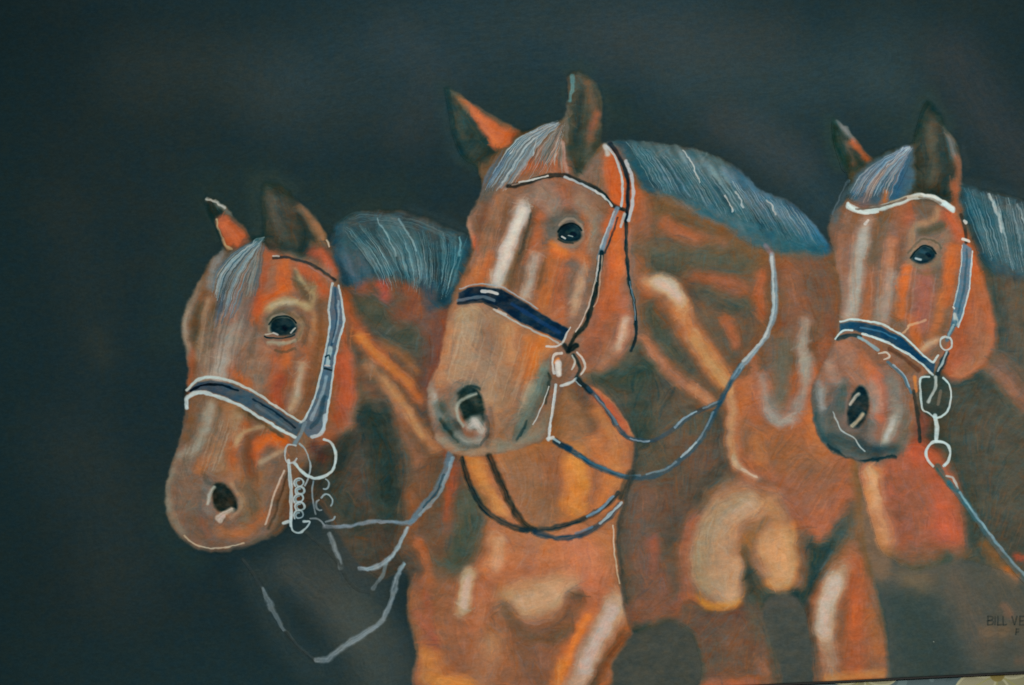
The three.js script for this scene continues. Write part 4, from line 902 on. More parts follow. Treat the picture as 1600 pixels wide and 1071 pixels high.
s('#2b2724', 12, 0.95, [882, 540, 890, 548, 900, 540], B2);
// bit of the second horse
const C2 = { k: 1.05, f: 0.7, wob: 0.35, br: 0.1, bump: 1 };
s('#2a2a28', 8, 0.8, [896, 556, 906, 575, 900, 590], C2);
s('#c9c5bc', 5, 0.95, [878, 552, 866, 555, 863, 566, 866, 584], C2);
s('#c47c48', 8, 0.8, [868, 566, 872, 562], C2);
as(1, 'bit_cheek'); s('#e2dfda', 12, 1, [872, 568, 873, 585], C2);
as(1, 'bit_ring'); s('#c3bfb4', 4.5, 0.95, [901, 551, 911, 562, 914, 574, 908, 586], C2);
s('#b1ab9e', 4, 0.9, [894, 556, 898, 566, 893, 578], C2);
s('#bcc3c2', 6, 0.95, [900, 592, 890, 599, 876, 603], C2);
as(1, 'bit_shank'); s('#b7c2c6', 6, 0.95, [868, 602, 864, 640, 859, 668, 857, 688], C2);
s('#d5dadb', 3, 0.8, [867, 604, 862, 645, 858, 684], C2);
s('#b2b5ae', 3, 0.9, [858, 604, 850, 628, 841, 648, 833, 664], C2);
s('#d2d7d6', 8, 0.9, [856, 686, 864, 684], C2);
s('#31353a', 14, 0.95, [868, 690, 880, 698, 890, 702], C2);
s('#9fb2ba', 5, 0.8, [866, 686, 874, 692], C2);
s('#24292b', 12, 0.95, [904, 594, 914, 604, 922, 612], C2);
s('#8d999c', 3, 0.8, [900, 596, 908, 604], C2);
// reins of the second horse
const R2 = { k: 1.45, f: 0.7, wob: 0.5, br: 0.3, bump: 0.7 };
as(1, 'rein'); s('#3a4046', 7, 0.95, [918, 606, 934, 622, 953, 649, 968, 672, 987, 686, 1014, 689, 1030, 685, 1051, 672, 1085, 646, 1125, 628], R2);
s('#8a97a3', 3, 0.8, [985, 685, 1000, 690, 1014, 689], R2);
s('#8fa3b2', 3.4, 0.7, [1055, 668, 1072, 652, 1088, 643], R2);
s('#8598a6', 3.2, 0.6, [1098, 638, 1112, 632, 1126, 626], R2);
s('#74808a', 3, 0.6, [930, 618, 950, 642, 964, 664], R2);
as(1, 'rein'); s('#3b434a', 9, 0.95, [886, 700, 906, 713, 930, 728, 970, 744, 1000, 747, 1027, 742, 1058, 723, 1088, 695, 1108, 664, 1128, 624, 1142, 598, 1158, 574], R2);
s('#606d78', 3.4, 0.6, [905, 712, 930, 726, 970, 742, 1000, 743], R2);
s('#6d818d', 3.4, 0.65, [1010, 742, 1040, 733, 1056, 722], R2);
s('#9db2c0', 3.6, 0.8, [1064, 714, 1080, 700, 1088, 692], R2);
s('#73828c', 3.4, 0.65, [1090, 690, 1105, 665, 1115, 645], R2);
as(1, 'rein'); s('#7c8890', [8, 8, 8, 8, 9, 8], 0.95, [1146, 590, 1160, 572, 1189, 538, 1205, 508, 1211, 480, 1210, 435, 1206, 398], R2);
s('#a5adb0', 4, 0.8, [1162, 565, 1188, 535, 1204, 505, 1209, 470, 1206, 402], R2);
s('#4a4c50', 4, 0.7, [1130, 622, 1145, 595, 1156, 578], R2);
s('#7b6a70', 7, 0.6, [1196, 384, 1205, 395], R2);
as(1, 'rein'); s('#2d2925', 9, 0.95, [722, 716, 728, 740, 738, 766, 759, 798, 792, 820, 824, 830], R2);
as(1, 'rein'); s('#33291f', 11, 0.95, [764, 713, 781, 751, 800, 792, 815, 815, 835, 830], R2);
as(1, 'rein'); s('#3b3430', 8, 0.95, [815, 829, 868, 825, 912, 811, 948, 790, 966, 770], R2);
as(1, 'rein'); s('#3b3c42', 9, 0.95, [835, 833, 875, 841, 912, 835, 945, 814, 968, 790], R2);
s('#7b8c9c', 4.5, 0.85, [918, 807, 938, 796, 958, 776], R2);
s('#aebcc6', 4, 0.9, [938, 818, 955, 802, 971, 786], R2);
s('#6c7a8c', 4, 0.7, [900, 834, 925, 824], R2);
s('#32302b', 14, 0.85, [986, 742, 978, 760, 972, 778], R2);

area('#7d5c40', 10, 0.95, [1332, 712, 1378, 712, 1392, 885, 1352, 885]);
// ================================================================== third horse
const horse3 = [1303, 225, 1300, 190, 1308, 187, 1328, 205, 1348, 230, 1363, 246, 1395, 232, 1422, 226, 1432, 200, 1448, 158, 1465, 172, 1480, 200, 1497, 225, 1504, 258, 1503, 286, 1540, 296, 1600, 312, 1680, 335, 1790, 380, 1790, 1000, 1690, 950, 1600, 905, 1560, 890, 1500, 875, 1440, 892, 1395, 875, 1372, 850, 1345, 745, 1345, 722, 1300, 706, 1276, 672, 1269, 625, 1276, 588, 1300, 545, 1310, 500, 1313, 450, 1304, 400, 1296, 370, 1298, 340, 1318, 318, 1326, 285, 1318, 258];
const mask3 = maskOf(horse3, 4); clip = mask3;
area('#4e463b', 6, 1, horse3);
// neck and chest behind the head
area('#443f37', 16, 0.95, [1490, 580, 1540, 580, 1590, 650, 1700, 640, 1700, 900, 1560, 890, 1500, 830, 1480, 700]);
s('#474238', 60, 0.8, [1570, 430, 1590, 500, 1600, 560]);
s('#46403a', 50, 0.7, [1560, 440, 1565, 500, 1575, 560]);
s('#7b5846', 50, 0.8, [1560, 570, 1600, 610, 1640, 640]);
s('#8d6650', 26, 0.6, [1545, 575, 1575, 600, 1600, 640]);
s('#4a453b', 60, 0.6, [1580, 720, 1590, 790]);
area('#9b5c44', 12, 0.95, [1340, 715, 1440, 690, 1490, 740, 1505, 800, 1500, 870, 1440, 880, 1385, 870, 1350, 800]);
s('#a8563f', 60, 0.85, [1440, 720, 1460, 780, 1480, 840]);
s('#b25c44', 34, 0.7, [1470, 800, 1490, 840]);
s('#9a503c', 40, 0.6, [1430, 700, 1440, 660]);
s('#8a5a48', 24, 0.7, [1445, 760, 1430, 800, 1410, 830]);
s('#c08a64', 44, 0.95, [1362, 730, 1366, 780, 1385, 850]);
s('#cc9a72', 26, 0.75, [1362, 740, 1368, 785]);
s('#b27a4c', 30, 0.7, [1350, 770, 1355, 810, 1370, 840]);
s('#9c7048', 40, 0.8, [1345, 830, 1365, 850, 1390, 870]);
s('#6b5240', 50, 0.8, [1400, 870, 1450, 870, 1500, 865]);
// mane
as(2, 'mane'); area('#34434b', 8, 1, [1501, 287, 1540, 296, 1600, 312, 1680, 335, 1790, 380, 1790, 470, 1600, 440, 1560, 430, 1530, 400, 1512, 340]);
s('#2c3b42', 30, 0.7, [1510, 300, 1525, 350, 1545, 410]);
hair(['#48646f', '#587580', '#46606c', '#4f6c77'], 46, 5, 0.8, [1505, 290, 1520, 330, 1540, 400], [1590, 312, 1600, 360, 1605, 440], { jit: 10 });
hair(['#4b6a78', '#6a8a96', '#3a525e'], 40, 5, 0.7, [1590, 312, 1605, 360, 1610, 440], [1700, 345, 1710, 390, 1715, 460], { jit: 12 });
hair(['#28343a', '#2f4048'], 24, 5, 0.7, [1505, 292, 1522, 340, 1545, 410], [1640, 330, 1640, 380, 1640, 440], { jit: 10 });
// jaw
area('#9c5c42', 7, 0.95, [1500, 340, 1518, 380, 1530, 420, 1546, 470, 1556, 525, 1545, 562, 1520, 585, 1485, 592, 1470, 560, 1490, 470, 1495, 400]);
s('#ab6042', 34, 0.8, [1515, 400, 1525, 450, 1530, 500]);
s('#a1664a', 30, 0.7, [1520, 500, 1535, 540, 1515, 570]);
s('#8d6a50', 24, 0.75, [1545, 530, 1530, 565, 1500, 582]);
s('#b06846', 14, 0.7, [1530, 430, 1545, 480, 1550, 520]);
s('#574a40', 10, 0.8, [1505, 345, 1520, 380, 1535, 430]);
// ears
as(2, 'ear'); area('#2b302c', 7, 1, [1303, 225, 1300, 190, 1308, 187, 1328, 205, 1348, 230, 1364, 247, 1345, 262, 1320, 270, 1312, 255]);
s('#77797a', 10, 0.85, [1308, 190, 1320, 203, 1334, 218]);
s('#9c5a3e', 14, 0.95, [1332, 222, 1345, 236, 1356, 248]);
s('#5b463a', 12, 0.7, [1322, 225, 1330, 245, 1332, 258]);
as(2, 'ear'); area('#2d2e2a', 9, 0.9, [1432, 200, 1448, 158, 1465, 172, 1480, 200, 1497, 225, 1504, 258, 1502, 300, 1485, 315, 1440, 302, 1425, 298, 1428, 240]);
s('#4a4338', 24, 0.7, [1455, 200, 1458, 240, 1455, 285]);
s('#2b2d29', 16, 0.7, [1472, 210, 1480, 260, 1478, 300]);
s('#6b6c6a', 12, 0.85, [1476, 200, 1487, 222, 1492, 245]);
s('#8f5f48', 14, 0.85, [1496, 245, 1499, 270, 1496, 300]);
s('#9b5c40', 16, 0.8, [1490, 290, 1494, 315, 1500, 330]);
// head
area('#7f6352', 7, 0.95, [1320, 315, 1400, 310, 1480, 320, 1500, 345, 1505, 400, 1495, 470, 1475, 560, 1440, 600, 1432, 640, 1420, 690, 1400, 712, 1345, 722, 1300, 706, 1276, 672, 1269, 625, 1276, 588, 1300, 545, 1310, 500, 1313, 450, 1304, 400, 1296, 370, 1298, 345]);
s('#5a4a44', 30, 0.75, [1310, 330, 1305, 360, 1312, 390]);
s('#7a5a48', 24, 0.8, [1325, 360, 1322, 400, 1324, 440]);
s('#8e6a54', 18, 0.7, [1312, 370, 1312, 400, 1318, 430]);
s('#9c8b7c', 26, 0.95, [1356, 345, 1346, 390, 1338, 440, 1330, 492]);
s('#ada094', 18, 0.8, [1352, 360, 1344, 405, 1336, 455]);
s('#64503f', 30, 0.85, [1384, 335, 1372, 370, 1364, 410]);
s('#a06a4c', 24, 0.8, [1362, 420, 1358, 460, 1352, 495]);
s('#8a5c46', 40, 0.75, [1405, 330, 1410, 360, 1400, 400]);
s('#a8795c', 26, 0.85, [1392, 380, 1388, 430, 1382, 480]);
s('#97857a', 20, 0.6, [1394, 430, 1386, 470, 1382, 500]);
s('#8f8172', 22, 0.7, [1376, 470, 1370, 500]);
s('#6a5040', 20, 0.75, [1412, 370, 1408, 400, 1406, 420]);
s('#945a44', 24, 0.75, [1424, 325, 1420, 345]);
s('#5e4c3e', 30, 0.8, [1440, 320, 1450, 335]);
s('#8d745a', 12, 0.7, [1468, 328, 1462, 342, 1440, 350, 1428, 362]);
s('#5e5040', 20, 0.85, [1438, 362, 1455, 360, 1470, 355]);
s('#a2573e', 24, 0.9, [1480, 335, 1490, 350, 1500, 370]);
s('#87664e', 20, 0.7, [1478, 370, 1482, 390]);
s('#b2623c', 26, 0.9, [1490, 390, 1484, 430, 1480, 470]);
s('#b86a40', 26, 0.9, [1420, 420, 1414, 450, 1410, 490]);
s('#9a5f4c', 46, 0.85, [1445, 440, 1440, 480, 1438, 510]);
s('#8d604f', 30, 0.7, [1450, 450, 1448, 480]);
s('#ad6a44', 22, 0.8, [1470, 460, 1466, 500, 1458, 530]);
s('#b3683f', 20, 0.75, [1425, 500, 1432, 530, 1445, 545]);
s('#bca48a', 14, 0.85, [1442, 545, 1455, 536, 1464, 530]);
s('#6b5040', 14, 0.7, [1462, 525, 1472, 512]);
// muzzle
area('#7b5c4c', 8, 0.9, [1312, 530, 1350, 530, 1390, 550, 1420, 590, 1430, 640, 1420, 690, 1395, 712, 1345, 720, 1300, 706, 1276, 672, 1269, 625, 1280, 585]);
s('#9c735c', 40, 0.85, [1320, 545, 1330, 570, 1350, 590]);
s('#a9694a', 26, 0.8, [1345, 560, 1360, 580, 1372, 600]);
s('#a5664f', 30, 0.85, [1370, 590, 1378, 620, 1375, 650]);
s('#8f705c', 26, 0.7, [1300, 560, 1290, 590, 1284, 610]);
s('#8c7c6e', 20, 0.7, [1362, 602, 1372, 625, 1366, 655]);
s('#7d7064', 34, 0.8, [1395, 590, 1402, 630, 1398, 670]);
s('#6b5a4c', 22, 0.7, [1415, 600, 1418, 640]);
s('#a0634c', 14, 0.7, [1365, 648, 1380, 655]);
s('#57524e', 50, 0.85, [1310, 620, 1310, 650, 1320, 680]);
s('#4c4c4a', 24, 0.8, [1318, 600, 1308, 640]);
s('#7e7870', 20, 0.8, [1285, 610, 1282, 640, 1290, 670]);
s('#4a4c4a', 18, 0.85, [1272, 610, 1274, 650, 1284, 684, 1304, 706]);
s('#3d3f3d', 44, 0.9, [1296, 690, 1330, 706, 1370, 710]);
s('#3c3f40', 30, 0.8, [1340, 690, 1356, 660]);
s('#8d8478', 22, 0.9, [1404, 640, 1392, 670, 1380, 696]);
s('#a2988a', 11, 0.85, [1400, 650, 1390, 672, 1380, 692]);
s('#5f584c', 18, 0.8, [1416, 650, 1410, 690, 1395, 705]);
s('#6c6a68', 9, 0.7, [1310, 702, 1335, 712, 1350, 714]);
// third horse: second sitting
s('#9a8e86', 26, 0.7, [1350, 365, 1342, 410, 1334, 460, 1328, 495]); s('#93857a', 26, 0.55, [1394, 435, 1386, 470, 1380, 502]); s('#6b5440', 24, 0.7, [1382, 342, 1372, 380, 1362, 412]);
s('#7a5a48', 22, 0.6, [1330, 370, 1326, 420]); s('#94795e', 14, 0.7, [1466, 326, 1460, 342, 1440, 350, 1426, 364, 1422, 382]); s('#4f4436', 14, 0.8, [1440, 362, 1456, 358, 1474, 352]);
s('#c4683c', 20, 0.7, [1416, 420, 1410, 460]); s('#c46a3e', 18, 0.7, [1484, 400, 1480, 440]); s('#8f5f52', 34, 0.6, [1446, 450, 1440, 490]);
s('#434744', 34, 0.8, [1292, 650, 1306, 684, 1340, 702]); s('#8b8a88', 14, 0.7, [1280, 600, 1284, 640]); s('#565450', 24, 0.7, [1320, 602, 1312, 640]); s('#9b8474', 22, 0.65, [1296, 572, 1312, 600]);
s('#6a6660', 16, 0.7, [1362, 662, 1362, 690]); s('#b0aca4', 11, 0.75, [1396, 652, 1386, 685]); s('#30383c', 26, 0.8, [1346, 694, 1376, 704, 1398, 702]); s('#77746e', 14, 0.7, [1350, 605, 1366, 630, 1362, 650]);
s('#7d6455', 40, 0.5, [1376, 350, 1370, 420]); s('#8a7466', 30, 0.5, [1330, 380, 1326, 450]); s('#6f675f', 40, 0.5, [1390, 600, 1400, 650]); s('#7a6456', 34, 0.5, [1320, 560, 1340, 590]);
s('#5c4a3e', 60, 0.5, [1580, 450, 1600, 560]);
s('#8a5c48', 50, 0.6, [1440, 740, 1450, 800]); s('#a8583e', 26, 0.5, [1472, 790, 1486, 830]);
s('#7f5e48', 44, 0.6, [1528, 450, 1532, 500, 1525, 550]); s('#948f84', 24, 0.6, [1350, 370, 1342, 420, 1334, 480]);
soften(mask3, 3);
brushwork(mask3, 3600, horse3, 26, 6, 0.5);
brushwork(mask3, 3600, horse3, 15, 3.6, 0.5);
// accents of the third horse
s('#35505c', 50, 0.5, [1520, 320, 1560, 360, 1600, 390, 1640, 410]);
hair(['#6a8894', '#89a0a6', '#24343c', '#33505c'], 80, 1.8, 0.85, [1503, 292, 1522, 345, 1542, 408], [1660, 332, 1664, 385, 1664, 448], { jit: 10 });
hair(['#6e5444', '#a58a74', '#8c6450', '#b4845c', '#9c9088'], 16, 4.5, 0.35, [1322, 350, 1318, 420, 1322, 490], [1480, 420, 1470, 470, 1460, 530]);
hair(['#7f99a4', '#6d8793', '#2a3a42'], 26, 2.8, 0.7, [1505, 295, 1525, 350, 1545, 405], [1620, 325, 1625, 380, 1625, 440], { jit: 10 });
s('#20404b', 60, 0.35, [1525, 330, 1560, 365, 1600, 390, 1640, 410]);
s('#3d4442', 14, 0.7, [1276, 650, 1288, 686, 1310, 706]); s('#44463f', 16, 0.65, [1318, 605, 1314, 640]); s('#5a4a3c', 6, 0.7, [1424, 392, 1434, 378, 1452, 374, 1468, 382]);
as(2, 'nostril'); area('#23292b', 4, 1, [1343, 603, 1354, 610, 1358, 630, 1352, 655, 1340, 670, 1326, 664, 1325, 640, 1332, 618], { wob: 0.6 });
s('#a0978a', 8, 0.95, [1329, 632, 1336, 622, 1342, 616], { f: 0.9, wob: 0.4 });
s('#958a76', 11, 0.95, [1332, 666, 1340, 658, 1348, 648], { f: 0.9, wob: 0.4 });
s('#98a2a2', 4, 0.9, [1302, 645, 1309, 662, 1318, 676, 1334, 684, 1342, 696, 1352, 705], { f: 0.9, wob: 0.5 });
s('#8fa5ac', 7, 0.8, [1544, 304, 1558, 330, 1566, 362]);
s('#8299a2', 6, 0.7, [1590, 320, 1600, 345, 1606, 370]);
s('#c09a7c', 6, 0.8, [1412, 522, 1422, 510, 1436, 504, 1446, 500]);
s('#2b2e2e', 9, 0.9, [1292, 698, 1315, 712, 1345, 721, 1398, 713]);
// eye
s('#806c58', 30, 0.6, [1425, 400, 1440, 385, 1462, 385]);
s('#86735f', 10, 0.75, [1424, 396, 1430, 384, 1440, 374, 1456, 375, 1468, 384], { f: 0.95, wob: 0.4 });
s('#7d6852', 11, 0.75, [1420, 410, 1440, 418, 1460, 414, 1470, 400], { wob: 0.4 });
as(2, 'eye'); area('#2b2f31', 3, 1, [1424, 406, 1430, 394, 1440, 386, 1452, 386, 1462, 396, 1458, 406, 1446, 412, 1434, 411], { wob: 0.3 });
s('#474c4f', 9, 0.7, [1438, 392, 1448, 396], { wob: 0.3 });
s('#15191d', 9, 0.8, [1449, 397, 1452, 400], { wob: 0.3 });
s('#aab4b8', 6, 0.9, [1431, 404, 1439, 406], { f: 0.9, wob: 0.2 });
s('#7a5c44', 9, 0.7, [1436, 424, 1450, 428, 1462, 422]);
s('#5c4c3e', 6, 0.75, [1420, 396, 1430, 382, 1444, 374, 1460, 377, 1470, 388]); s('#191a1a', 4.5, 0.85, [1423, 404, 1431, 392, 1442, 385, 1454, 386, 1463, 396], { wob: 0.4 });
// forelock
as(2, 'forelock'); area('#42525f', 7, 0.95, [1422, 227, 1395, 235, 1362, 252, 1338, 275, 1325, 305, 1345, 320, 1390, 318, 1424, 300, 1428, 260]);
s('#36506a', 30, 0.8, [1412, 245, 1408, 275, 1400, 300]);
s('#6c5a58', 24, 0.7, [1366, 270, 1356, 295, 1350, 318]);
s('#8a6650', 16, 0.8, [1384, 300, 1380, 318]);
s('#97633f', 12, 0.7, [1386, 302, 1384, 314]);
hair(['#7a93a6', '#5c7890', '#94a5b0', '#48607a', '#6a6670'], 40, 3.6, 0.8, [1420, 228, 1375, 250, 1345, 275, 1325, 305], [1424, 232, 1412, 255, 1395, 280, 1385, 305], { jit: 5, short: 0.25 });
hair(['#8d8078', '#a08f84', '#6c6462'], 12, 3.4, 0.7, [1380, 250, 1350, 280, 1332, 312], [1395, 255, 1370, 285, 1358, 318], { jit: 4 });
s('#a9b8c4', 3, 0.75, [1412, 232, 1398, 248, 1386, 262], { f: 0.9 });
hair(['#2c3844', '#8296a6', '#52687c', '#7a6a66'], 46, 1.6, 0.75, [1420, 228, 1372, 250, 1342, 278, 1318, 316], [1424, 236, 1416, 262, 1404, 288, 1396, 312], { jit: 6, short: 0.3 });
clip = null;
veil = 0;
s('#22302f', 36, 0.9, [1296, 192, 1300, 225, 1312, 256]); s('#222f31', 40, 0.9, [1425, 205, 1436, 175, 1450, 152]); s('#232f31', 32, 0.9, [1455, 156, 1474, 180, 1484, 196]);
s('#2a3136', 16, 0.5, [1506, 230, 1512, 262]); s('#2a3338', 18, 0.5, [1510, 284, 1560, 296, 1620, 312]);
veil = 1;
s('#44565f', 14, 0.5, [1330, 290, 1312, 320, 1302, 345]);
s('#5a7080', 4, 0.5, [1326, 280, 1310, 312, 1302, 335]);
// bridle of the third horse
const B3 = { k: 1.02, f: 0.65, wob: 0.45, br: 0.12, bump: 0.9 };
as(2, 'browband'); s('#bfd2d2', 11, 1, [1326, 323, 1345, 330, 1370, 327, 1399, 318, 1434, 307, 1458, 309, 1475, 319, 1489, 330], B3);
s('#8a7b66', 7, 0.8, [1392, 316, 1416, 310, 1440, 307], B3);
s('#d0e2e4', 6, 0.95, [1325, 319, 1334, 327, 1350, 333, 1372, 331], B3);
s('#d4e6e8', 11, 1, [1474, 317, 1481, 322, 1488, 327], B3);
s('#d3d6d2', 4, 0.9, [1440, 304, 1460, 308, 1474, 315], B3);
s('#5f5148', 5, 0.95, [1338, 327, 1372, 324, 1396, 317, 1416, 311], B3);
s('#6b5c50', 4, 0.8, [1436, 309, 1456, 311, 1470, 318], B3);
s('#cfc9bf', 6, 0.9, [1352, 350, 1356, 344], B3);
s('#3c342f', 8, 0.9, [1502, 336, 1508, 356, 1510, 380], B3);
s('#d5d2ca', 6, 0.95, [1508, 346, 1510, 348], B3);
s('#e0e0da', 5, 0.95, [1504, 374, 1514, 377], B3);
as(2, 'cheek_strap'); area('#5f6e7c', 2, 1, [1505, 380, 1518, 388, 1517, 440, 1507, 485, 1497, 512, 1486, 508, 1490, 484, 1498, 440], { wob: 0.4, sharp: true });
s('#4a5561', 5, 0.8, [1511, 390, 1508, 440, 1498, 490], B3);
s('#b4c8d0', 3.6, 0.95, [1519, 392, 1516, 440, 1507, 484, 1497, 511], B3);
s('#a9b2b8', 2.6, 0.85, [1504, 384, 1499, 440, 1491, 478], B3);
s('#b0b4b0', 9, 0.9, [1492, 492, 1494, 506], B3);
s('#d5d8d4', 4, 0.9, [1490, 480, 1492, 482], B3);
s('#55616b', 10, 0.95, [1492, 504, 1486, 518, 1481, 530], B3); s('#8d989c', 5, 0.85, [1490, 508, 1483, 524], B3);
as(2, 'buckle_ring'); s('#b4c8cc', 4, 0.95, [1478, 526, 1486, 530, 1487, 542, 1478, 547, 1470, 541, 1470, 530, 1478, 526], B3);
s('#2f3438', 13, 0.95, [1480, 552, 1472, 570, 1466, 584], B3);
s('#9aa5a8', 5, 0.9, [1480, 550, 1474, 565, 1466, 580], B3);
as(2, 'noseband'); area('#334453', 2, 1, [1312, 506, 1328, 503, 1350, 504, 1377, 511, 1409, 528, 1439, 555, 1462, 568, 1458, 584, 1439, 567, 1409, 546, 1380, 531, 1345, 520, 1330, 514, 1312, 522], { wob: 0.4, sharp: true });
s('#2f3538', 9, 0.9, [1310, 530, 1330, 524, 1344, 526], B3);
s('#4f3c32', 9, 0.8, [1390, 546, 1415, 562, 1436, 580], B3);
s('#51708a', 4, 0.7, [1345, 512, 1375, 518, 1400, 530], B3);
s('#c2dade', 4.2, 1, [1313, 503, 1328, 500, 1350, 501, 1377, 507, 1409, 524, 1439, 551, 1457, 566, 1466, 556], B3);
s('#c4dce0', 4, 1, [1306, 530, 1316, 518, 1332, 516], B3);
s('#c4dce0', 4.6, 1, [1347, 522, 1380, 533, 1409, 548, 1439, 568, 1458, 587], B3);
as(2, 'flash_strap'); s('#7d8f96', 7, 0.95, [1341, 527, 1358, 537, 1372, 547], B3);
as(2, 'flash_strap'); s('#55636d', 7, 0.95, [1388, 566, 1400, 577, 1412, 590, 1424, 614], B3);
s('#8795a2', 3, 0.8, [1396, 570, 1412, 586, 1422, 606], B3);
s('#b9b3a2', 4, 0.95, [1374, 553, 1384, 551, 1390, 558, 1382, 562], B3);
s('#c47a48', 8, 0.7, [1430, 590, 1432, 612], B3);
s('#332f2b', 8, 0.85, [1428, 612, 1434, 650, 1438, 690], B3);
// bit of the third horse
const C3 = { k: 1.05, f: 0.7, wob: 0.3, br: 0.1, bump: 1 };
as(2, 'bit_plate'); area('#3c3d38', 3, 0.95, [1441, 590, 1476, 592, 1485, 613, 1480, 643, 1463, 651, 1443, 642], { wob: 0.3 });
s('#6b6156', 7, 0.7, [1470, 612, 1466, 632], C3);
s('#b8d2d4', 4, 0.95, [1452, 590, 1439, 592, 1439, 619, 1442, 640, 1452, 646, 1463, 653, 1478, 646, 1486, 625, 1484, 603, 1474, 591], C3);
s('#8f9894', 7, 0.95, [1462, 590, 1462, 606, 1454, 620, 1451, 628], C3);
as(2, 'bit_link'); s('#c0d8dc', 8, 1, [1461, 650, 1464, 668, 1463, 690], C3);
as(2, 'bit_ring'); s('#c8dce0', 5.5, 1, [1458, 729, 1449, 718, 1447, 706, 1454, 694, 1466, 690, 1479, 694, 1485, 706, 1482, 720, 1475, 728], C3);
// rein of the third horse
const R3 = { k: 1.5, f: 0.7, wob: 0.5, br: 0.3, bump: 0.7 };
s('#4a4d48', 10, 0.95, [1464, 730, 1474, 744, 1488, 762], R3);
s('#a9b4b2', 3, 0.85, [1480, 744, 1490, 748, 1498, 764], R3);
as(2, 'rein'); s('#45585f', 10, 0.95, [1484, 756, 1503, 778, 1537, 826, 1568, 867, 1600, 904, 1650, 950, 1700, 985], R3);
s('#7993a0', 4, 0.85, [1500, 770, 1516, 794, 1537, 822, 1568, 862, 1600, 898, 1640, 934], R3);
// lower right: rubbed warm paint, dark ground
s('#5c4c3c', 80, 0.8, [1490, 900, 1520, 960, 1540, 1010]);
s('#5a4c3a', 90, 0.8, [1560, 900, 1590, 960, 1620, 1040]);
s('#64503c', 60, 0.7, [1380, 890, 1420, 905, 1470, 895]);
s('#77603f', 40, 0.6, [1420, 905, 1440, 915]);
s('#3d4139', 30, 0.7, [1480, 875, 1470, 910]);
s('#85603f', 26, 0.6, [1540, 850, 1560, 880, 1585, 905]);
s('#9a6238', 14, 0.6, [1572, 890, 1590, 905]);
s('#a0523c', 16, 0.7, [1590, 870, 1610, 875]);
s('#8c5a40', 20, 0.55, [1570, 950, 1578, 962]);
s('#85603c', 34, 0.55, [1545, 988, 1570, 990]);
s('#84543c', 16, 0.5, [1590, 1034, 1604, 1032]);
s('#1c2c28', 100, 0.8, [1420, 960, 1440, 1000, 1450, 1050]);
s('#1e2c2c', 60, 0.6, [1460, 990, 1480, 1040]);
s('#4d4b3e', 40, 0.5, [1530, 1040, 1600, 1035, 1680, 1030]);
s('#b0b4a8', 2.5, 0.8, [1460, 1004, 1461, 1005]);
// the painter's name in the corner
const write = (x, y, h, glyphs) => { for (const g of glyphs) { for (const line of g.l) { as(-1, 'signature'); s('#1c1d18', 3.4, 0.95, line.map((v, i) => (i % 2 ? y + v * h : x + v * h * 0.7)), { f: 0.9, wob: 0.3, br: 0.2 }); } x += h * g.w; } };
const GL = { B: { w: 0.8, l: [[0, 0, 0, 1], [0, 0, 0.8, 0.1, 0.7, 0.42, 0, 0.5], [0, 0.5, 0.9, 0.6, 0.8, 0.95, 0, 1]] }, I: { w: 0.4, l: [[0.1, 0, 0.1, 1]] }, L: { w: 0.62, l: [[0, 0, 0, 1], [0, 1, 0.6, 0.97]] }, V: { w: 0.95, l: [[0, 0, 0.45, 1], [0.45, 1, 0.9, 0]] }, E: { w: 0.8, l: [[0, 0, 0, 1], [0, 0, 0.7, 0], [0, 0.5, 0.6, 0.5], [0, 1, 0.7, 1]] }, F: { w: 0.8, l: [[0, 0, 0, 1], [0, 0, 0.7, 0], [0, 0.5, 0.6, 0.5]] }, gap: { w: 0.45, l: [] } };
write(1544, 964, 13, [GL.B, GL.I, GL.L, GL.L, GL.gap, GL.V, GL.E]);
write(1588, 984, 9, [GL.F]);


// ------------------------------------------------------------------ textures of the canvas
// dry-brushed variation inside the animals: tones pulled apart, warm and green flecks
{
  const m = new Float32Array(W * H);
  for (let i = 0; i < W * H; i++) m[i] = Math.max(mask1[i], mask2[i], mask3[i]);
  for (const [R, amount, flecks] of [[16, 0.18, 0], [40, 0.42, 1]]) { const mb = boxBlur(boxBlur(m, R), R), ch = new Float32Array(W * H);
  for (let c = 0; c < 3; c++) {
    for (let i = 0; i < W * H; i++) ch[i] = ink[i * 3 + c] * m[i];
    const b = boxBlur(boxBlur(ch, R), R);
    for (let i = 0; i < W * H; i++) if (m[i] > 0.01) {
      const q = i % W, j = (i - q) / W, mean = b[i] / Math.max(mb[i], 1e-3);
      const fleck = (fbm(q / 17, j / 11) - 0.5) * 18 + (fbm(q / 40 + 70, j / 26) - 0.5) * 14, tint = (fbm(q / 13 + 200, j / 9) - 0.5) * 16, v = ink[i * 3 + c];
      ink[i * 3 + c] = v + m[i] * ((v - mean) * amount * (1 - 0.75 * sm(130, 190, v)) + flecks * (fleck * (0.3 + v / 220) + (c === 0 ? tint - 1 : c === 1 ? -tint * 0.2 : -tint * 0.7 - 1)));
    }
  } }
}
for (let i = 0; i < W * H; i++) {                                 // the last toning of the animals deepens their reds and ochres
  const m = Math.max(mask1[i], mask2[i], mask3[i]);
  if (m < 0.01) continue;
  const k = i * 3, y = ink[k] * 0.3 + ink[k + 1] * 0.59 + ink[k + 2] * 0.11, warm = sm(8, 40, ink[k] - ink[k + 2]) * m;
  for (let c = 0; c < 3; c++) { const v = y + (ink[k + c] - y) * (1 + 0.16 * warm); ink[k + c] += ((88 + (v - 88) * (1 + (v < 88 ? 0.32 : 0.05))) * (1 - 0.06 * sm(75, 100, y)) * (c === 1 ? 1 - 0.025 * warm : 1) - ink[k + c]) * m; }
}
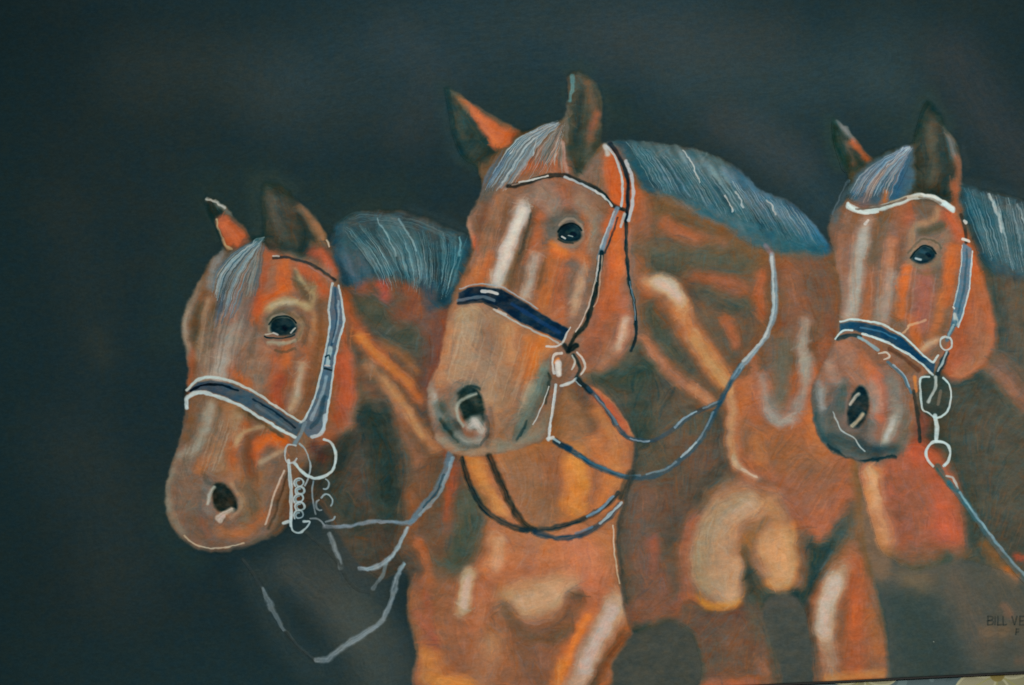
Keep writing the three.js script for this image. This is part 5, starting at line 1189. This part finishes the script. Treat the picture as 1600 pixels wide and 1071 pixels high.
for (let k = 0; k < W * H * 3; k += 3) {                          // no white in this palette is purer than chalk grey
  const y = ink[k] * 0.3 + ink[k + 1] * 0.59 + ink[k + 2] * 0.11;
  if (y > 170) for (let c = 0; c < 3; c++) ink[k + c] *= (170 + (y - 170) * 0.6) / y;
}
const col8 = new Uint8Array(W * H * 4), hgt8 = new Uint8Array(W * H * 4);
for (let j = 0, i = 0; j < H; j++) for (let q = 0; q < W; q++, i++) {
  const g = (noise(q / 2.2, j / 1.5) - 0.5) * 7 + (noise(q / 7, j / 3) - 0.5) * 5, o = ((H - 1 - j) * W + q) * 4;
  const chroma = (noise(q / 9 + 300, j / 7) - 0.5) * 5;
  for (let c = 0; c < 3; c++) col8[o + c] = Math.min(255, Math.max(0, ink[i * 3 + c] + g * (0.5 + ink[i * 3 + c] / 160) + (c === 0 ? chroma : c === 2 ? -chroma : 0)));
  const weave = 0.5 + 0.25 * (Math.sin(q * Math.PI / 1.6) * (Math.floor(j / 1.7) % 2 ? 1 : -1)) + (noise(q / 3, j / 2) - 0.5) * 0.5;
  const h = Math.min(255, 60 + weave * 60 + relief[i] * 90 + (noise(q / 26, j / 7) - 0.5) * 30);
  hgt8[o] = hgt8[o + 1] = hgt8[o + 2] = h; col8[o + 3] = hgt8[o + 3] = 255;
}
const tex = (d, srgb) => { const t = new THREE.DataTexture(d, W, H, THREE.RGBAFormat); t.magFilter = THREE.LinearFilter; t.minFilter = THREE.LinearFilter; if (srgb) t.colorSpace = THREE.SRGBColorSpace; t.needsUpdate = true; return t; };
const paint = new THREE.MeshPhysicalMaterial({ map: tex(col8, true), bumpMap: tex(hgt8, false), bumpScale: 0.00025, roughness: 0.8, specularIntensity: 0.1 });
const edgePaint = new THREE.MeshStandardMaterial({ color: new THREE.Color(0.012, 0.013, 0.013), roughness: 0.9 });
const linen = new THREE.MeshStandardMaterial({ color: new THREE.Color(0.45, 0.38, 0.27), roughness: 1 });
const pine = new THREE.MeshStandardMaterial({ color: new THREE.Color(0.5, 0.34, 0.18), roughness: 0.8 });

// ------------------------------------------------------------------ the painting: a stretched canvas with the painted animals as layers of paint on it
const put = (name, geo, mat, parent, label) => { const o = new THREE.Mesh(geo, mat); o.name = name; o.castShadow = o.receiveShadow = true; if (label) o.userData.label = label; parent.add(o); return o; };
function uvFrom(g) {                                              // each point of the canvas face has its place on the painted raster
  const p = g.attributes.position, uv = new Float32Array(p.count * 2);
  for (let i = 0; i < p.count; i++) { uv[i * 2] = (p.getX(i) / M + 826.4 - X0) / (X1 - X0); uv[i * 2 + 1] = 1 - (p.getZ(i) / M + 506.8 - Y0) / (Y1 - Y0); }
  g.setAttribute('uv', new THREE.BufferAttribute(uv, 2));
  return g;
}
const painting = new THREE.Group(); painting.name = 'painting'; scene.add(painting);
painting.position.y = 0.005;
painting.userData = { label: 'oil painting of three bridled bay horses on dark stretched canvas', category: 'painting' };
const FACE = TOP - 0.005;
const bx = (x0, x1, y0, y1, z0, z1) => { const g = new THREE.BoxGeometry(x1 - x0, y1 - y0, z1 - z0); g.translate((x0 + x1) / 2, (y0 + y1) / 2, (z0 + z1) / 2); return g; };
{
  const [ax, az] = toM(X0, Y0), [cx, cz] = toM(X1, Y1), r = 0.002;
  // canvas face with rounded turned edges
  const sh = new THREE.Shape(); sh.moveTo(ax + r, -az - r); sh.lineTo(cx - r, -az - r); sh.lineTo(cx - r, -cz + r); sh.lineTo(ax + r, -cz + r); sh.closePath();
  const g = new THREE.ExtrudeGeometry(sh, { depth: 0.0085, bevelEnabled: true, bevelThickness: r, bevelSize: r, bevelSegments: 3, curveSegments: 2 });
  g.rotateX(-Math.PI / 2); g.translate(0, FACE - 0.0105, 0);
  put('canvas', uvFrom(g), paint, painting, 'dark blue-grey and brown painted background');
  const fold = put('folded_edge', mergeGeometries([bx(ax - 0.0012, cx + 0.0012, 0.0012, FACE - 0.0022, cz + 0.0001, cz + 0.0016), bx(ax - 0.0012, cx + 0.0012, 0.0012, FACE - 0.0022, az - 0.0016, az - 0.0001), bx(ax - 0.0014, ax - 0.0001, 0.0012, FACE - 0.0022, az, cz), bx(cx + 0.0001, cx + 0.0014, 0.0012, FACE - 0.0022, az, cz)]), edgePaint, painting, 'black folded edge of the canvas');
  for (const q of [bx(ax, cx, 0, 0.003, az, az + 0.04), bx(ax, cx, 0, 0.003, cz - 0.04, cz), bx(ax, ax + 0.04, 0, 0.003, az + 0.04, cz - 0.04), bx(cx - 0.04, cx, 0, 0.003, az + 0.04, cz - 0.04)]) put('stretcher_bar', q, pine, painting);
}
function layer(pts, base, thick, smooth = true) {                 // a raised layer of paint with this outline
  const sh = new THREE.Shape(), P = (smooth ? curve(pairs(pts), true, 9) : pairs(pts)).map((p) => toM(Math.min(X1 - 3, Math.max(X0 + 3, p[0])), Math.min(Y1 - 3.5, p[1])));
  const Q = P.filter((p, i) => { const n = P[(i + 1) % P.length]; return Math.hypot(p[0] - n[0], p[1] - n[1]) > 1e-5; });
  Q.forEach((p, i) => (i ? sh.lineTo(p[0], -p[1]) : sh.moveTo(p[0], -p[1]))); sh.closePath();
  const g = new THREE.ExtrudeGeometry(sh, { depth: thick, bevelEnabled: false });
  g.rotateX(-Math.PI / 2); g.translate(0, FACE + base, 0);
  return uvFrom(g);
}
function ribbon(pts, w, base, thick) {                            // one loaded brush stroke: a low rounded ridge of paint
  const P = curve(pairs(pts), false, 5), pos = [], idx = [], prof = [[-1, -0.05], [-0.82, 0.75], [-0.35, 1], [0.35, 1], [0.82, 0.75], [1, -0.05]], ws = [].concat(w);
  P.forEach((p, i) => {
    const a = P[Math.max(0, i - 1)], b = P[Math.min(P.length - 1, i + 1)], L = Math.hypot(b[0] - a[0], b[1] - a[1]) || 1, nx = -(b[1] - a[1]) / L, ny = (b[0] - a[0]) / L, h = lerpList(ws, p[2]) / 2;
    for (const [k, y] of prof) { const [X, Z] = toM(p[0] + nx * k * h, p[1] + ny * k * h); pos.push(X, FACE + base + y * thick, Z); }
  });
  for (let i = 0; i + 1 < P.length; i++) for (let k = 0; k < 5; k++) { const a = i * 6 + k; idx.push(a, a + 1, a + 6, a + 1, a + 7, a + 6); }
  const g = new THREE.BufferGeometry(); g.setAttribute('position', new THREE.Float32BufferAttribute(pos, 3)); g.setIndex(idx); g.computeVertexNormals();
  return uvFrom(g);
}
const THICK = [0.00008, 0.00014, 0.0002];
const horses = [
  put('painted_horse', layer(horse1, 0, THICK[0]), paint, painting, 'painted bay horse at left in a white-edged noseband with a large bit ring'),
  put('painted_horse_001', layer(horse2, 0, THICK[1]), paint, painting, 'painted bay horse in the middle with a white blaze and dark noseband'),
  put('painted_horse_002', layer(horse3, 0, THICK[2]), paint, painting, 'painted bay horse at right in a white browband, its neck cut by the frame'),
];
let lift = 0;
for (const p of pieces) {
  if (p.horse < 0) continue;
  lift += 2e-6;
  const base = THICK[p.horse] + lift, hair = p.name === 'forelock';
  put(p.name, p.outline ? layer(p.pts, 0, base + 0.00006, !p.sharp) : ribbon(p.pts, hair ? 30 : [].concat(p.w).map((w) => w + 1), base, hair ? 0.00006 : 0.00016), paint, horses[p.horse]);
}
put('signature', mergeGeometries(pieces.filter((p) => p.horse < 0).map((p) => ribbon(p.pts, 3, 0, 0.0002))), paint, painting, 'dark hand-lettered signature at the lower right');


// ------------------------------------------------------------------ the printed cloth under the painting
{
  const N = 1024, c = document.createElement('canvas'); c.width = c.height = N;
  const g = c.getContext('2d');
  g.fillStyle = '#4a5e62'; g.fillRect(0, 0, N, N);
  for (let k = 0; k < 900; k++) { g.fillStyle = ['#4c6468', '#6f8788', '#7d9494', '#3d5254', '#88a0a0', '#6a7a80'][k % 6]; g.globalAlpha = 0.5; g.beginPath(); g.ellipse(rnd() * N, rnd() * N, 4 + rnd() * 26, 2 + rnd() * 6, rnd() * 3.1, 0, 6.3); g.fill(); }
  g.globalAlpha = 1;
  const flower = (x, y, r, t) => {
    for (let k = 0; k < 6; k++) {
      const a = t + k * Math.PI / 3, px = x + Math.cos(a) * r * 0.6, py = y + Math.sin(a) * r * 0.6;
      g.fillStyle = '#a3a385'; g.beginPath(); g.ellipse(px, py, r * 0.55, r * 0.36, a, 0, 6.3); g.fill();
      g.fillStyle = ['#858568', '#7d7d60', '#8d8c72'][k % 3]; g.beginPath(); g.ellipse(px, py, r * 0.5, r * 0.3, a, 0, 6.3); g.fill();
      g.strokeStyle = '#8e8f58'; g.lineWidth = 1.5; g.beginPath(); g.moveTo(x, y); g.lineTo(px + Math.cos(a) * r * 0.3, py + Math.sin(a) * r * 0.3); g.stroke();
    }
    g.fillStyle = '#7a6f3c'; g.beginPath(); g.arc(x, y, r * 0.18, 0, 6.3); g.fill();
  };
  for (let a = 0; a < 5; a++) for (let b = 0; b < 5; b++) flower((a + 0.5 + (b % 2) * 0.5) * N / 5 + (rnd() - 0.5) * 30, (b + 0.5) * N / 5 + (rnd() - 0.5) * 30, 44 + rnd() * 22, rnd() * 3);
  const m = new THREE.CanvasTexture(c); m.colorSpace = THREE.SRGBColorSpace; m.wrapS = m.wrapT = THREE.RepeatWrapping; m.repeat.set(1 / 0.62, 1 / 0.62); m.offset.set(0.03, 0.4);
  const B = 128, d = new Uint8Array(B * B * 4);
  for (let i = 0; i < B * B; i++) { const x = i % B, y = (i / B) | 0, v = 128 + 70 * Math.sin(x * Math.PI / 2) * (y % 4 < 2 ? 1 : -1) + 40 * (rnd() - 0.5); d[i * 4] = d[i * 4 + 1] = d[i * 4 + 2] = v; d[i * 4 + 3] = 255; }
  const bt = new THREE.DataTexture(d, B, B); bt.wrapS = bt.wrapT = THREE.RepeatWrapping; bt.magFilter = THREE.LinearFilter; bt.repeat.set(20, 20); bt.needsUpdate = true;
  const w = 2.6, h = 2.0, nx = 130, nz = 100, geo = new THREE.BoxGeometry(w, 0.005, h, nx, 1, nz), p = geo.attributes.position, uv = geo.attributes.uv, [ax, az] = toM(X0, Y0), [cx, cz] = toM(X1, Y1);
  for (let i = 0; i < p.count; i++) {
    const x = p.getX(i), z = p.getZ(i), out = Math.max(ax - x, x - cx, az - z, z - cz, 0);
    if (p.getY(i) > 0) p.setY(i, 0.0024 + sm(0.004, 0.12, out) * 0.016 * Math.max(0, fbm(x * 6 + 9, z * 9) - 0.42));
    else p.setY(i, -0.0025);
    uv.setXY(i, x, -z);
  }
  geo.translate(0, 0.0025, 0); geo.computeVertexNormals();
  const o = put('printed_cloth', geo, new THREE.MeshStandardMaterial({ map: m, bumpMap: bt, bumpScale: 0.0003, roughness: 0.95 }), scene);
  o.userData = { label: 'teal cloth printed with cream petals beneath the painting', category: 'cloth' };
}


renderer.render(scene, camera);
